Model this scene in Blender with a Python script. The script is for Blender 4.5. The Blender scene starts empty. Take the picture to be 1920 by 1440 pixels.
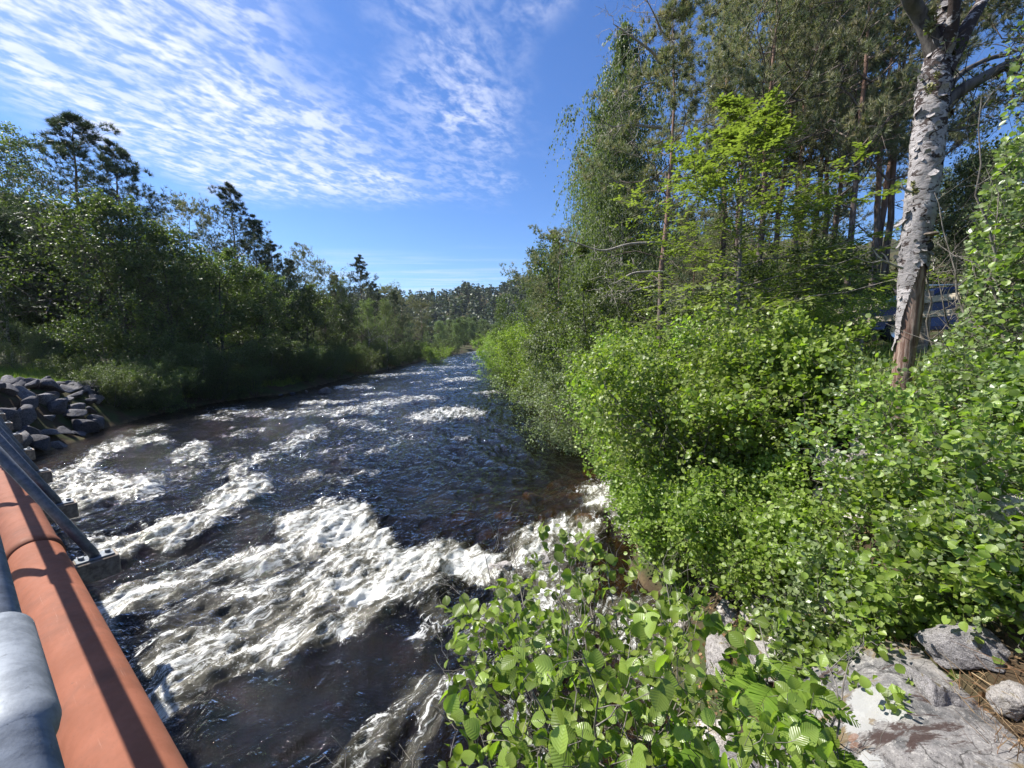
import bpy, math, numpy as np
from mathutils import Vector, Matrix

# ------------------------------------------------------------------ camera, world, sun
S = bpy.context.scene
COL = S.collection
CAMH = 4.0
TH = math.atan(80 / 750)                       # pitch down
cam = bpy.data.cameras.new('camera')
cam.sensor_width = 36; cam.lens = 36 * 750 / 1920
cam.clip_start = 0.05; cam.clip_end = 6000
cam_o = bpy.data.objects.new('camera', cam); COL.objects.link(cam_o)
cam_o.location = (0, 0, CAMH); cam_o.rotation_euler = (math.pi / 2 - TH, 0, 0)
S.camera = cam_o

SUN_AZ, SUN_EL = -74.0, 51.0                   # clockwise from +Y, degrees
SKY_STRENGTH, SUN_STRENGTH, EXPOSURE = 0.088, 5.0, 0.96
a_, e_ = math.radians(SUN_AZ), math.radians(SUN_EL)
sun = bpy.data.lights.new('sun', 'SUN'); sun.energy = SUN_STRENGTH; sun.angle = math.radians(0.53); sun.color = (1, .955, .88)
sun_o = bpy.data.objects.new('sun', sun); COL.objects.link(sun_o)
sv = Vector((math.sin(a_) * math.cos(e_), math.cos(a_) * math.cos(e_), math.sin(e_)))
sun_o.rotation_euler = sv.to_track_quat('Z', 'Y').to_euler()

S.view_settings.view_transform = 'Standard'; S.view_settings.look = 'None'
S.view_settings.exposure = EXPOSURE; S.view_settings.gamma = 1; S.view_settings.use_curve_mapping = False
S.render.engine = 'CYCLES'
S.cycles.max_bounces = 6; S.cycles.diffuse_bounces = 3; S.cycles.glossy_bounces = 3
S.cycles.transmission_bounces = 3; S.cycles.transparent_max_bounces = 12
S.cycles.caustics_reflective = False; S.cycles.caustics_refractive = False
S.cycles.use_denoising = True


class NT:
    """short node-tree writer"""
    def __init__(s, tree): s.t = tree; s.n = tree.nodes; s.l = tree.links
    def N(s, kind, **kw):
        nd = s.n.new(kind); ins = kw.pop('ins', {})
        for k, v in kw.items(): setattr(nd, k, v)
        for k, v in ins.items(): s.set(nd.inputs[k], v)
        return nd
    def set(s, sock, v):
        if isinstance(v, bpy.types.NodeSocket): s.l.new(v, sock)
        elif isinstance(v, bpy.types.Node): s.l.new(v.outputs[0], sock)
        else:
            if hasattr(sock.default_value, '__len__') and len(sock.default_value) == 4 and len(v) == 3: v = (*v, 1)
            sock.default_value = v
    def M(s, op, a, b=0.0, c=None, clamp=False):
        nd = s.N('ShaderNodeMath', operation=op, use_clamp=clamp); s.set(nd.inputs[0], a); s.set(nd.inputs[1], b)
        if c is not None: s.set(nd.inputs[2], c)
        return nd.outputs[0]
    def step(s, v, lo, hi, a=0.0, b=1.0):
        nd = s.N('ShaderNodeMapRange', interpolation_type='SMOOTHSTEP')
        s.set(nd.inputs[0], v); s.set(nd.inputs[1], lo); s.set(nd.inputs[2], hi); s.set(nd.inputs[3], a); s.set(nd.inputs[4], b)
        return nd.outputs[0]
    def mix(s, f, a, b, bt='MIX'):
        nd = s.N('ShaderNodeMix', data_type='RGBA', blend_type=bt)
        s.set(nd.inputs[0], f); s.set(nd.inputs[6], a); s.set(nd.inputs[7], b); return nd.outputs[2]
    def noise(s, vec, scale, detail=4, rough=.55, dist=0.0):
        nd = s.N('ShaderNodeTexNoise', ins={'Scale': scale, 'Detail': detail, 'Roughness': rough, 'Distortion': dist})
        if vec is not None: s.l.new(vec, nd.inputs['Vector'])
        return nd.outputs[0]
    def vmap(s, vec, scale=(1, 1, 1), rot=(0, 0, 0), loc=(0, 0, 0)):
        nd = s.N('ShaderNodeMapping', ins={'Scale': scale, 'Rotation': rot, 'Location': loc}); s.l.new(vec, nd.inputs[0]); return nd.outputs[0]


w = bpy.data.worlds.new('World'); S.world = w; w.use_nodes = True
T = NT(w.node_tree); w.node_tree.nodes.clear()
sky = T.N('ShaderNodeTexSky', sky_type='NISHITA', sun_disc=False, sun_elevation=e_, sun_rotation=a_ % (2 * math.pi),
          altitude=200, air_density=1.0, dust_density=0.25, ozone_density=3.0)
tc = T.N('ShaderNodeTexCoord'); sep = T.N('ShaderNodeSeparateXYZ'); T.l.new(tc.outputs['Generated'], sep.inputs[0])
dz = T.M('MAXIMUM', sep.outputs[2], .03)
U = T.M('DIVIDE', sep.outputs[0], dz); V = T.M('DIVIDE', sep.outputs[1], dz)
cmb = T.N('ShaderNodeCombineXYZ', ins={0: U, 1: V})
P = cmb.outputs[0]
warp = T.noise(P, 1.6, 3)
rip = T.vmap(P, (1, 1, 1), (0, 0, math.radians(28)))
ripA = T.noise(T.vmap(rip, (11.5, 7.4, 1)), 1, 3, .6, .4)
ripB = T.noise(T.vmap(rip, (30, 21, 1), loc=(3, 1, 0)), 1, 3, .6, .3)
rr = T.M('ADD', T.M('MULTIPLY', ripA, .72), T.M('MULTIPLY', ripB, .28))
edge = T.M('MULTIPLY', T.M('SUBTRACT', warp, .5), .75)
Uw = T.M('ADD', U, edge); Vw = T.M('ADD', V, edge)
m1 = T.M('MULTIPLY', T.step(Uw, -2.35, -1.8), T.step(Uw, -.95, -.50, 1, 0)); m1 = T.M('MULTIPLY', m1, T.step(Vw, 2.55, 3.25, 1, 0))
m2 = T.M('MULTIPLY', T.step(Uw, -.55, -.35), T.step(Uw, .15, .42, 1, 0)); m2 = T.M('MULTIPLY', m2, T.step(Vw, 1.55, 2.5, .62, 0))
big = T.noise(T.vmap(P, (1.4, .9, 1), loc=(5, 2, 0)), 1, 3, .5)
m2 = T.M('MULTIPLY', m2, T.step(big, .36, .62))
m4 = T.M('MULTIPLY', T.M('MULTIPLY', T.step(Uw, -.9, -.6), T.step(Uw, -.1, .1, 1, 0)), T.M('MULTIPLY', T.step(Vw, 1.5, 1.9), T.step(Vw, 2.6, 3.3, .5, 0)))
far = T.noise(T.vmap(P, (.45, 2.2, 1), loc=(1, 7, 0)), 1, 4, .6, .3)
m3 = T.M('MULTIPLY', T.M('MULTIPLY', T.step(Vw, 4.2, 5.2), T.step(Vw, 8.0, 10.5, 1, 0)), T.M('MULTIPLY', T.step(U, -4.2, -2.4), T.step(U, -.5, .6, 1, 0)))
m3 = T.M('MULTIPLY', m3, T.step(far, .42, .74, 0, .40))
c1 = T.M('MULTIPLY', T.step(rr, .39, .62, .16, 1.0), m1)
thin = T.step(T.noise(T.vmap(rip, (2.6, 1.6, 1)), 1, 3, .5), .30, .62, .62, 1)
c1 = T.M('MULTIPLY', c1, thin)
c2 = T.M('MULTIPLY', T.step(rr, .38, .66), T.M('ADD', m2, T.M('MULTIPLY', m4, .55)))
cl = T.M('MAXIMUM', T.M('MAXIMUM', c1, c2), m3)
cl = T.M('MULTIPLY', cl, .93, clamp=True)
hs = T.N('ShaderNodeHueSaturation', ins={'Hue': .507, 'Saturation': 1.18, 'Value': .92, 'Color': sky.outputs[0]})
skyc = T.mix(1.0, hs.outputs[0], (.84, 1.02, 1.20), 'MULTIPLY')
cloudc = T.mix(rr, (4.6, 5.1, 6.9), (7.0, 7.2, 8.1))
out = T.mix(cl, skyc, cloudc)
bg = T.N('ShaderNodeBackground', ins={'Strength': SKY_STRENGTH, 'Color': out})
wo = T.N('ShaderNodeOutputWorld'); T.l.new(bg.outputs[0], wo.inputs[0])

# ------------------------------------------------------------------ maths helpers
RS = np.random.RandomState


def perlin3(x, y, z, seed=0):
    xi, yi, zi = np.floor(x).astype(np.int64), np.floor(y).astype(np.int64), np.floor(z).astype(np.int64)
    xf, yf, zf = x - xi, y - yi, z - zi
    r = RS(seed); p = r.permutation(256); p = np.concatenate([p, p, p]); g = r.normal(size=(256, 3)); g /= np.linalg.norm(g, axis=1)[:, None]
    f = lambda t: t * t * t * (t * (t * 6 - 15) + 10)
    u, v, q = f(xf), f(yf), f(zf)
    def c(dx, dy, dz_):
        h = p[p[p[(xi + dx) & 255] + ((yi + dy) & 255)] + ((zi + dz_) & 255)]; G = g[h]
        return G[..., 0] * (xf - dx) + G[..., 1] * (yf - dy) + G[..., 2] * (zf - dz_)
    L = lambda a, b, t: a + (b - a) * t
    return 1.5 * L(L(L(c(0, 0, 0), c(1, 0, 0), u), L(c(0, 1, 0), c(1, 1, 0), u), v),
                   L(L(c(0, 0, 1), c(1, 0, 1), u), L(c(0, 1, 1), c(1, 1, 1), u), v), q)


def perlin2(x, y, seed=0):
    xi, yi = np.floor(x).astype(np.int64), np.floor(y).astype(np.int64)
    xf, yf = x - xi, y - yi
    r = RS(seed + 99); p = r.permutation(256); p = np.concatenate([p, p]); a = r.rand(256) * 2 * np.pi; gx, gy = np.cos(a), np.sin(a)
    f = lambda t: t * t * t * (t * (t * 6 - 15) + 10)
    u, v = f(xf), f(yf)
    def c(dx, dy):
        h = p[p[(xi + dx) & 255] + ((yi + dy) & 255)]; return gx[h] * (xf - dx) + gy[h] * (yf - dy)
    L = lambda a, b, t: a + (b - a) * t
    return 1.5 * L(L(c(0, 0), c(1, 0), u), L(c(0, 1), c(1, 1), u), v)


def fbm2(x, y, o=4, seed=0, rough=.5):
    s = 0; a = 1; t = 0
    for i in range(o): s = s + a * perlin2(x * 2 ** i, y * 2 ** i, seed + i); t += a; a *= rough
    return s / t


def ss(t): t = np.clip(t, 0, 1); return t * t * (3 - 2 * t)
def nrm(v): return v / np.maximum(np.linalg.norm(v, axis=-1, keepdims=True), 1e-9)


ct, st_ = math.cos(TH), math.sin(TH)
def ray(px, py):
    X = px - 960.; d = py - 720.; return np.array([X, 750 * ct - d * st_, -(750 * st_ + d * ct)])
def at(px, py, Y):                              # the point at distance Y seen in that direction
    r = ray(px, py); return np.array([0, 0, CAMH]) + r * (Y / r[1])
def seen(x, y, z):                              # where a point of the place shows
    dx, dy, dz_ = x, y, z - CAMH
    f = dy * ct - dz_ * st_; u = dz_ * ct + dy * st_
    f = np.maximum(f, 1e-3); return 960 + 750 * dx / f, 720 - 750 * u / f

# ------------------------------------------------------------------ the lie of the land
LY = np.array([-60, -10, 6, 11, 14, 18.5, 24, 27.7, 32, 43, 60, 94, 130, 170, 215, 330])
LX = np.array([-19, -17, -15.5, -15.6, -17.0, -19.2, -20.2, -19.7, -17.6, -18.4, -18.7, -19.5, -18, -14, -4, 60])
RY = np.array([-60, -10, 0, 2.5, 4.2, 6, 7.8, 10, 14, 18.5, 28.5, 41.7, 60, 86, 137, 180, 330])
RX = np.array([3, 1.2, 1.0, 1.25, 1.9, 2.3, 2.5, 2.75, 3.0, 3.0, 1.9, -.6, -2.3, -3.6, -4.0, 14, 95])
def xl(y): return np.interp(y, LY, LX)
def xr(y): return np.interp(y, RY, RX)


def ground(x, y):
    x = np.asarray(x, float); y = np.asarray(y, float)
    n = fbm2(x * .35, y * .35, 4, 3); nb = fbm2(x * .03, y * .03, 3, 7)
    wob = .5 * fbm2(x * .5, y * .5, 3, 5)
    dR = x - xr(y) + wob; dL = xl(y) - x + wob
    inr = np.minimum(-dR, -dL)
    wR = np.interp(y, [0, 8, 15, 30, 60, 120], [2.5, 2.9, 4.2, 7, 12, 20]); pR = np.interp(y, [-20, 0, 12, 30, 60, 200], [3.2, 3.2, 3.3, 3.0, 2.6, 3])
    zr = pR * ss(dR / wR * .85 + .08) + .13 * np.minimum(np.maximum(dR - 4.5, 0), 6) + .12 * n * ss(dR)
    zr = zr + 24 * ss((dR - 22) / 90)
    pL = np.interp(y, [-20, 16, 24, 40, 200], [2.3, 2.1, 1.1, .8, 1.0])
    zl = pL * ss(dL / 2.6 + .05) + .9 * ss((dL - 3) / 10) + .12 * n * ss(dL) + 6 * ss((dL - 60) / 150)
    bed = -.22 - .65 * ss(inr / 3.5) + .14 * n
    sh = np.exp(-(((x + .4) / 3.2) ** 2 + ((y - 9.6) / 2.6) ** 2))
    bed = bed + .52 * sh
    z = np.where(inr > 0, bed, np.where(dR > dL, zr, zl))
    z = np.where((inr <= 0) & (inr > -.25), z * .8, z)
    h = ss((y - 250) / 240)
    hill = h * (54 + 30 * ss((x + 10) / 90) - 8 * ss((-x - 20) / 60) + 30 * ss((x - 60) / 150)) * (1 + .25 * nb)
    return z * (1 - h) + hill + h * 2.5 * nb * 6


# ------------------------------------------------------------------ mesh helpers
def mesh(name, Vt, F, mat=None, attrs=None, smooth=False):
    me = bpy.data.meshes.new(name)
    Vt = np.ascontiguousarray(Vt, np.float32).reshape(-1, 3)
    Fs = F if isinstance(F, (list, tuple)) else [F]
    Fs = [np.asarray(f, np.int32) for f in Fs if len(f)]
    me.vertices.add(len(Vt)); me.vertices.foreach_set('co', Vt.ravel())
    tot = sum(f.size for f in Fs); nf = sum(len(f) for f in Fs)
    me.loops.add(tot); me.polygons.add(nf)
    me.loops.foreach_set('vertex_index', np.concatenate([f.ravel() for f in Fs]))
    lt = np.concatenate([np.full(len(f), f.shape[1], np.int32) for f in Fs])
    me.polygons.foreach_set('loop_start', np.concatenate([[0], np.cumsum(lt)[:-1]]).astype(np.int32))
    me.polygons.foreach_set('use_smooth', np.full(nf, smooth))
    for k, v in (attrs or {}).items():
        v = np.ascontiguousarray(v, np.float32)
        if v.ndim == 2:
            a = me.attributes.new(k, 'FLOAT_VECTOR', 'POINT'); a.data.foreach_set('vector', v.ravel())
        else:
            a = me.attributes.new(k, 'FLOAT', 'POINT'); a.data.foreach_set('value', v)
    if mat: me.materials.append(mat)
    me.update(calc_edges=True)
    return me


def obj(name, me, parent=None, loc=None, rot=None, scale=None, **props):
    o = bpy.data.objects.new(name, me); COL.objects.link(o)
    if parent: o.parent = parent
    if loc is not None: o.location = tuple(float(c) for c in loc)
    if rot is not None: o.rotation_euler = rot
    if scale is not None: o.scale = (scale,) * 3 if np.isscalar(scale) else scale
    for k, v in props.items():
        if v: o[k] = v
    return o


def thing(name, label, cat, loc=(0, 0, 0), rotz=0, group=None, scale=None):
    return obj(name, None, loc=loc, rot=(0, 0, rotz), scale=scale, label=label, category=cat, group=group)


def tubes(Pt, R, sides=5):
    B, K, _ = Pt.shape
    Tn = np.gradient(Pt, axis=1); Tn = nrm(Tn)
    m = nrm(Tn.mean(1)); ref = np.where(np.abs(m[:, 2:3]) > .8, np.array([[1., 0, 0]]), np.array([[0, 0, 1.]]))
    N1 = nrm(np.cross(Tn, ref[:, None])); N2 = np.cross(Tn, N1)
    a = np.arange(sides) * 2 * np.pi / sides
    Vt = Pt[:, :, None] + R[:, :, None, None] * (N1[:, :, None] * np.cos(a)[None, None, :, None] + N2[:, :, None] * np.sin(a)[None, None, :, None])
    i = np.arange(B * K * sides).reshape(B, K, sides); j = np.roll(i, -1, 2)
    F = np.stack([i[:, :-1], j[:, :-1], j[:, 1:], i[:, 1:]], -1).reshape(-1, 4)
    return Vt.reshape(-1, 3), F


def join(parts):
    Vs, Fs, o = [], {}, 0
    for v, f in parts:
        Vs.append(v); Fs.setdefault(f.shape[1], []).append(f + o); o += len(v)
    return np.concatenate(Vs), [np.concatenate(f) for f in Fs.values()]


def curve(Sp, D, L, K, bend, wob, r):
    t = np.linspace(0, 1, K)[None, :, None]
    Pt = Sp[:, None] + D[:, None] * L[:, None, None] * t
    Pt = Pt + np.array([0, 0, 1.]) * (np.asarray(bend) * L)[:, None, None] * t ** 2
    n = np.cumsum(r.normal(size=(len(Sp), K, 3)), 1) * wob * L[:, None, None] / K
    n[:, 0] = 0
    return Pt + n


def along(Pt, idx, t):
    K = Pt.shape[1]; u = t * (K - 1); k = np.minimum(u.astype(int), K - 2); f = (u - k)[:, None]
    A, Bp = Pt[idx, k], Pt[idx, k + 1]
    return A + (Bp - A) * f, nrm(Bp - A)


def spawn(r, Pt, R, L, n, t0, t1, lenf, ang, angj, bend, K, wob, rf=.55, flat=0, lift=0, lenj=.3, tpow=1.0):
    B = len(Pt); idx = np.repeat(np.arange(B), n)
    q = (np.tile(np.arange(n), B) + r.rand(B * n)) / n
    t = t0 + (t1 - t0) * q ** tpow
    Sp, Tn = along(Pt, idx, np.clip(t, 0, .999))
    az = np.tile(np.arange(n) * 2.4, B) + np.repeat(r.rand(B) * 6.3, n) + r.normal(size=B * n) * .5
    ref = np.where(np.abs(Tn[:, 2:3]) > .85, np.array([[1., 0, 0]]), np.array([[0, 0, 1.]]))
    A = nrm(np.cross(Tn, ref)); Bv = np.cross(A, Tn)
    if flat: az = np.where(np.cos(az) > 0, 0, np.pi) + r.normal(size=B * n) * (1 - flat)
    N = A * np.cos(az)[:, None] + Bv * np.sin(az)[:, None]
    an = np.radians((ang(t) if callable(ang) else ang) + r.normal(size=B * n) * angj)
    D = Tn * np.cos(an)[:, None] + N * np.sin(an)[:, None]; D[:, 2] += lift; D = nrm(D)
    LL = L[idx] * (lenf(t) if callable(lenf) else lenf) * (1 + lenj * (r.rand(B * n) * 2 - 1))
    C = curve(Sp, D, LL, K, bend, wob, r)
    u = t * (R.shape[1] - 1); k = np.clip(u.astype(int), 0, R.shape[1] - 1)
    r0 = R[idx, k] * rf
    RR = r0[:, None] * np.linspace(1, .25, K)[None]
    return C, RR, LL


# leaf templates: columns along, side, up; faces
DIA = (np.array([[0, 0, 0], [.45, .36, .05], [1, 0, -.04], [.45, -.36, .05]]), np.array([[0, 3, 2], [0, 2, 1]]))
HEX = (np.array([[0, 0, 0], [.28, .36, .05], [.72, .40, .02], [1, 0, -.06], [.72, -.40, .02], [.28, -.36, .05]]),
       np.array([[0, 5, 4, 3], [0, 3, 2, 1]]))


def tuft(n, seed, wdt=.06, spread=.85):
    r = RS(seed); d = nrm(np.c_[np.full(n, .9), r.normal(size=(n, 2)) * spread]); L = .7 + .4 * r.rand(n)
    b = nrm(np.cross(d, r.normal(size=(n, 3)))) * wdt
    o = np.c_[r.rand(n) * .35, np.zeros((n, 2))]
    Vt = np.stack([o + b, o - b, o + d * L[:, None]], 1).reshape(-1, 3)
    return Vt, np.arange(n * 3).reshape(-1, 3)


def cards(r, pos, D, N, size, tmpl, tint=None):
    tv, tf = tmpl; n = len(pos); k = len(tv)
    D = nrm(D); Sd = nrm(np.cross(N, D)); N = np.cross(D, Sd)
    sz = np.asarray(size)[:, None, None]
    Vt = pos[:, None] + sz * (tv[None, :, 0:1] * D[:, None] + tv[None, :, 1:2] * Sd[:, None] + tv[None, :, 2:3] * N[:, None])
    F = (tf[None] + (np.arange(n) * k)[:, None, None]).reshape(-1, tf.shape[1])
    tint = r.rand(n) if tint is None else tint
    return Vt.reshape(-1, 3), F, np.repeat(tint, k)


def scatter(r, Pt, n, t0, t1, spread, droop=0.0, up=.8, out=.7):
    B = len(Pt); idx = np.repeat(np.arange(B), n); t = t0 + (t1 - t0) * r.rand(B * n)
    p, Tn = along(Pt, idx, np.clip(t, 0, .999)); p = p + r.normal(size=p.shape) * spread
    D = Tn * out + r.normal(size=p.shape) * .6; D[:, 2] -= droop
    N = r.normal(size=p.shape) * .55; N[:, 2] += up
    return p, D, N


# ------------------------------------------------------------------ materials
MATS = {}
def mat(name):
    m = bpy.data.materials.new(name); m.use_nodes = True; m.node_tree.nodes.clear(); MATS[name] = m
    return m, NT(m.node_tree)


def finish(Tt, sh, disp=None):
    o = Tt.N('ShaderNodeOutputMaterial'); Tt.l.new(sh, o.inputs[0])


def leafmat(name, cols, trans=.35, rough=.42, gloss=.35, tcol=None, veins=False):
    m, Tt = mat(name)
    at_ = Tt.N('ShaderNodeAttribute', attribute_name='tint'); oi = Tt.N('ShaderNodeObjectInfo')
    rp = Tt.N('ShaderNodeValToRGB'); rp.color_ramp.interpolation = 'LINEAR'
    while len(rp.color_ramp.elements) < len(cols): rp.color_ramp.elements.new(.5)
    for i, c in enumerate(cols):
        rp.color_ramp.elements[i].position = i / (len(cols) - 1); rp.color_ramp.elements[i].color = (*c, 1)
    tt = at_.outputs['Fac']
    if veins: tt = Tt.M('FRACT', Tt.M('ADD', tt, oi.outputs['Random']))
    Tt.set(rp.inputs[0], tt)
    hs = Tt.N('ShaderNodeHueSaturation', ins={'Color': rp.outputs[0]})
    Tt.set(hs.inputs['Value'], Tt.M('MULTIPLY_ADD', oi.outputs['Random'], .35, .82))
    Tt.set(hs.inputs['Hue'], Tt.M('MULTIPLY_ADD', oi.outputs['Random'], .02, .49))
    col = hs.outputs[0]; nr = None
    if veins:
        uv = Tt.N('ShaderNodeAttribute', attribute_name='leafuv'); sp = Tt.N('ShaderNodeSeparateXYZ'); Tt.l.new(uv.outputs['Vector'], sp.inputs[0])
        av = Tt.M('ABSOLUTE', sp.outputs[1])
        ph = Tt.M('SINE', Tt.M('MULTIPLY', Tt.M('SUBTRACT', sp.outputs[0], Tt.M('MULTIPLY', av, .75)), 46))
        mid = Tt.step(av, .0, .03, 1, 0)
        rib = Tt.M('MAXIMUM', Tt.step(ph, .55, 1.0), mid)
        col = Tt.mix(Tt.M('MULTIPLY', rib, .20), col, (.34, .44, .12))
        bp = Tt.N('ShaderNodeBump', ins={'Strength': .4, 'Distance': .001, 'Height': Tt.M('MULTIPLY', ph, -1)}); nr = bp.outputs[0]
        ge = Tt.N('ShaderNodeNewGeometry'); blot = Tt.noise(ge.outputs['Position'], 60, 3)
        col = Tt.mix(Tt.step(blot, .62, .74, 0, .4), col, (.20, .20, .05))
    pb = Tt.N('ShaderNodeBsdfPrincipled', ins={'Base Color': col, 'Roughness': rough, 'Specular IOR Level': gloss})
    tc2 = Tt.mix(1.0, col, tcol or (1.5, 1.75, .55), 'MULTIPLY')
    tr = Tt.N('ShaderNodeBsdfTranslucent', ins={'Color': tc2})
    if nr: Tt.l.new(nr, pb.inputs['Normal'])
    mx = Tt.N('ShaderNodeMixShader', ins={0: trans}); Tt.l.new(pb.outputs[0], mx.inputs[1]); Tt.l.new(tr.outputs[0], mx.inputs[2])
    finish(Tt, mx.outputs[0]); return m


leafmat('pine_needles', [(.10, .128, .07), (.165, .195, .112), (.24, .24, .15), (.33, .285, .195)], .34, .5, .4, (1.2, 1.3, .6))
leafmat('pine_needles_cool', [(.036, .056, .032), (.062, .088, .045), (.095, .12, .062)], .2, .5, .4, (1.2, 1.3, .6))
leafmat('larch_needles', [(.13, .17, .05), (.20, .245, .075), (.28, .325, .115)], .38, .5, .25)
leafmat('birch_leaves', [(.095, .13, .055), (.15, .195, .08), (.22, .265, .13)], .38, .5, .35)
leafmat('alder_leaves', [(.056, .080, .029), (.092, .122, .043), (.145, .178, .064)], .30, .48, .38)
leafmat('sunny_alder_leaves', [(.13, .195, .04), (.20, .275, .055), (.29, .365, .09)], .42, .42, .45)  # alder leaves again, with sunlight brightened into the colour
leafmat('fluttering_birch_leaves', [(.10, .15, .05), (.17, .225, .085), (.26, .32, .15)], .36, .36, .6)
leafmat('willow_leaves', [(.12, .15, .08), (.18, .215, .11), (.26, .29, .17)], .3, .5, .35)
leafmat('far_leaves', [(.070, .095, .040), (.11, .145, .056), (.15, .19, .08)], .3, .5, .3)
leafmat('veined_leaves', [(.125, .185, .03), (.19, .27, .045), (.28, .36, .075)], .46, .32, .6, veins=True)
leafmat('fern_leaves', [(.13, .22, .03), (.20, .32, .045)], .42, .45, .3)
leafmat('grass_blades', [(.11, .17, .035), (.18, .26, .06), (.30, .31, .12)], .35, .5, .3)
leafmat('dry_stalks', [(.16, .09, .045), (.28, .18, .09), (.42, .32, .18)], .15, .6, .2, (1, .9, .7))


def barkmat(name, c1, c2, c3=None, scale=9, stretch=.25, bump=.02, lich=None):
    m, Tt = mat(name); tcn = Tt.N('ShaderNodeTexCoord'); P_ = tcn.outputs['Object']
    n = Tt.noise(Tt.vmap(P_, (1, 1, stretch)), scale, 6, .65, .4); n2 = Tt.noise(P_, 2.2, 4)
    col = Tt.mix(Tt.step(n, .36, .64), c1, c2)
    if c3:
        hz = Tt.N('ShaderNodeAttribute', attribute_name='hz')
        col = Tt.mix(Tt.step(Tt.M('ADD', hz.outputs['Fac'], Tt.M('MULTIPLY', Tt.M('SUBTRACT', n2, .5), .3)), .30, .52, 0, .85), col, c3)
    if lich: col = Tt.mix(Tt.step(n2, .52, .66, 0, .7), col, lich)
    bp = Tt.N('ShaderNodeBump', ins={'Strength': 1, 'Distance': bump, 'Height': n})
    pb = Tt.N('ShaderNodeBsdfPrincipled', ins={'Base Color': col, 'Roughness': .85, 'Specular IOR Level': .2}); Tt.l.new(bp.outputs[0], pb.inputs['Normal'])
    finish(Tt, pb.outputs[0]); return m


barkmat('pine_bark', (.075, .055, .045), (.21, .175, .155), (.25, .15, .11))
barkmat('dark_bark', (.045, .038, .032), (.14, .125, .11), None, lich=(.10, .10, .085))
barkmat('alder_bark', (.10, .088, .075), (.25, .225, .195), None, 25, .6, .004)
barkmat('birch_bark', (.10, .085, .075), (.62, .58, .53), None, 5, .9, .01)
barkmat('grey_twig', (.20, .18, .16), (.42, .38, .33), None, 20, .4, .004)


def make_rockmat(name, c1, c2, white=0, orange=0, moss=.25, scale=1.0):
    m, Tt = mat(name); tcn = Tt.N('ShaderNodeTexCoord'); P_ = tcn.outputs['Object']; oi = Tt.N('ShaderNodeObjectInfo')
    off = Tt.N('ShaderNodeVectorMath', operation='ADD'); Tt.l.new(P_, off.inputs[0]); cx = Tt.N('ShaderNodeCombineXYZ', ins={0: Tt.M('MULTIPLY', oi.outputs['Random'], 30)}); Tt.l.new(cx.outputs[0], off.inputs[1])
    P_ = off.outputs[0]
    n = Tt.noise(P_, 3 * scale, 8, .68, .3); f = Tt.noise(P_, 22 * scale, 6, .7); sp = Tt.noise(P_, 80 * scale, 3, .7)
    col = Tt.mix(Tt.step(n, .33, .66), c1, c2)
    col = Tt.mix(Tt.step(f, .50, .62, 0, .75), col, tuple(min(1, c * 1.55) for c in c2))
    col = Tt.mix(Tt.step(f, .44, .36, 0, .8), col, (.05, .042, .038))
    col = Tt.mix(Tt.step(sp, .60, .68, 0, .6), col, (.06, .05, .045))
    col = Tt.mix(Tt.step(sp, .36, .30, 0, .5), col, (.62, .60, .56))
    if moss:
        mm = Tt.noise(P_, 2.1 * scale, 5, .6, .6); col = Tt.mix(Tt.step(mm, .60, .68, 0, moss * 2.6), col, (.14, .11, .035))
        mb = Tt.noise(Tt.vmap(P_, (1, 1, 1), loc=(4, 4, 4)), 2.6 * scale, 7, .7, .8); col = Tt.mix(Tt.step(mb, .60, .65, 0, .85), col, (.05, .035, .03))
    tv = Tt.mix(Tt.M('POWER', oi.outputs['Random'], 2.0), (.75, .75, .80), (1.9, 1.85, 1.75)); col = Tt.mix(1, col, tv, 'MULTIPLY')
    hh = Tt.M('ADD', n, Tt.M('MULTIPLY', f, .35)); hh = Tt.M('ADD', hh, Tt.M('MULTIPLY', sp, .08))
    bp = Tt.N('ShaderNodeBump', ins={'Strength': .9, 'Distance': .05 / scale, 'Height': hh})
    pb = Tt.N('ShaderNodeBsdfPrincipled', ins={'Base Color': col, 'Roughness': .8, 'Specular IOR Level': .3}); Tt.l.new(bp.outputs[0], pb.inputs['Normal'])
    finish(Tt, pb.outputs[0]); return m


make_rockmat('grey_rock', (.05, .05, .058), (.125, .124, .132), moss=.15)  # shade of the bank trees is put into this dark bluish colour
make_rockmat('bank_rock', (.20, .19, .18), (.36, .34, .32), moss=.3, scale=1.6)
make_rockmat('bed_rock', (.20, .12, .06), (.38, .27, .13), moss=.3)


def plain(name, c1, c2, scale=20, rough=.6, bump=.002, metal=0.0, spec=.4, stretch=(1, 1, 1), lo=.35, hi=.65):
    m, Tt = mat(name); tcn = Tt.N('ShaderNodeTexCoord'); P_ = Tt.vmap(tcn.outputs['Object'], stretch)
    n = Tt.noise(P_, scale, 6, .65, .2)
    n2 = Tt.noise(P_, scale * 6, 3, .6)
    col = Tt.mix(Tt.step(n, lo, hi), c1, c2)
    bp = Tt.N('ShaderNodeBump', ins={'Strength': .7, 'Distance': bump, 'Height': Tt.M('ADD', n, Tt.M('MULTIPLY', n2, .4))})
    pb = Tt.N('ShaderNodeBsdfPrincipled', ins={'Base Color': col, 'Roughness': rough, 'Metallic': metal, 'Specular IOR Level': spec}); Tt.l.new(bp.outputs[0], pb.inputs['Normal'])
    Tt.set(pb.inputs['Roughness'], Tt.M('MULTIPLY_ADD', Tt.M('SUBTRACT', n2, .5), .3, rough))
    finish(Tt, pb.outputs[0]); return m


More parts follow.
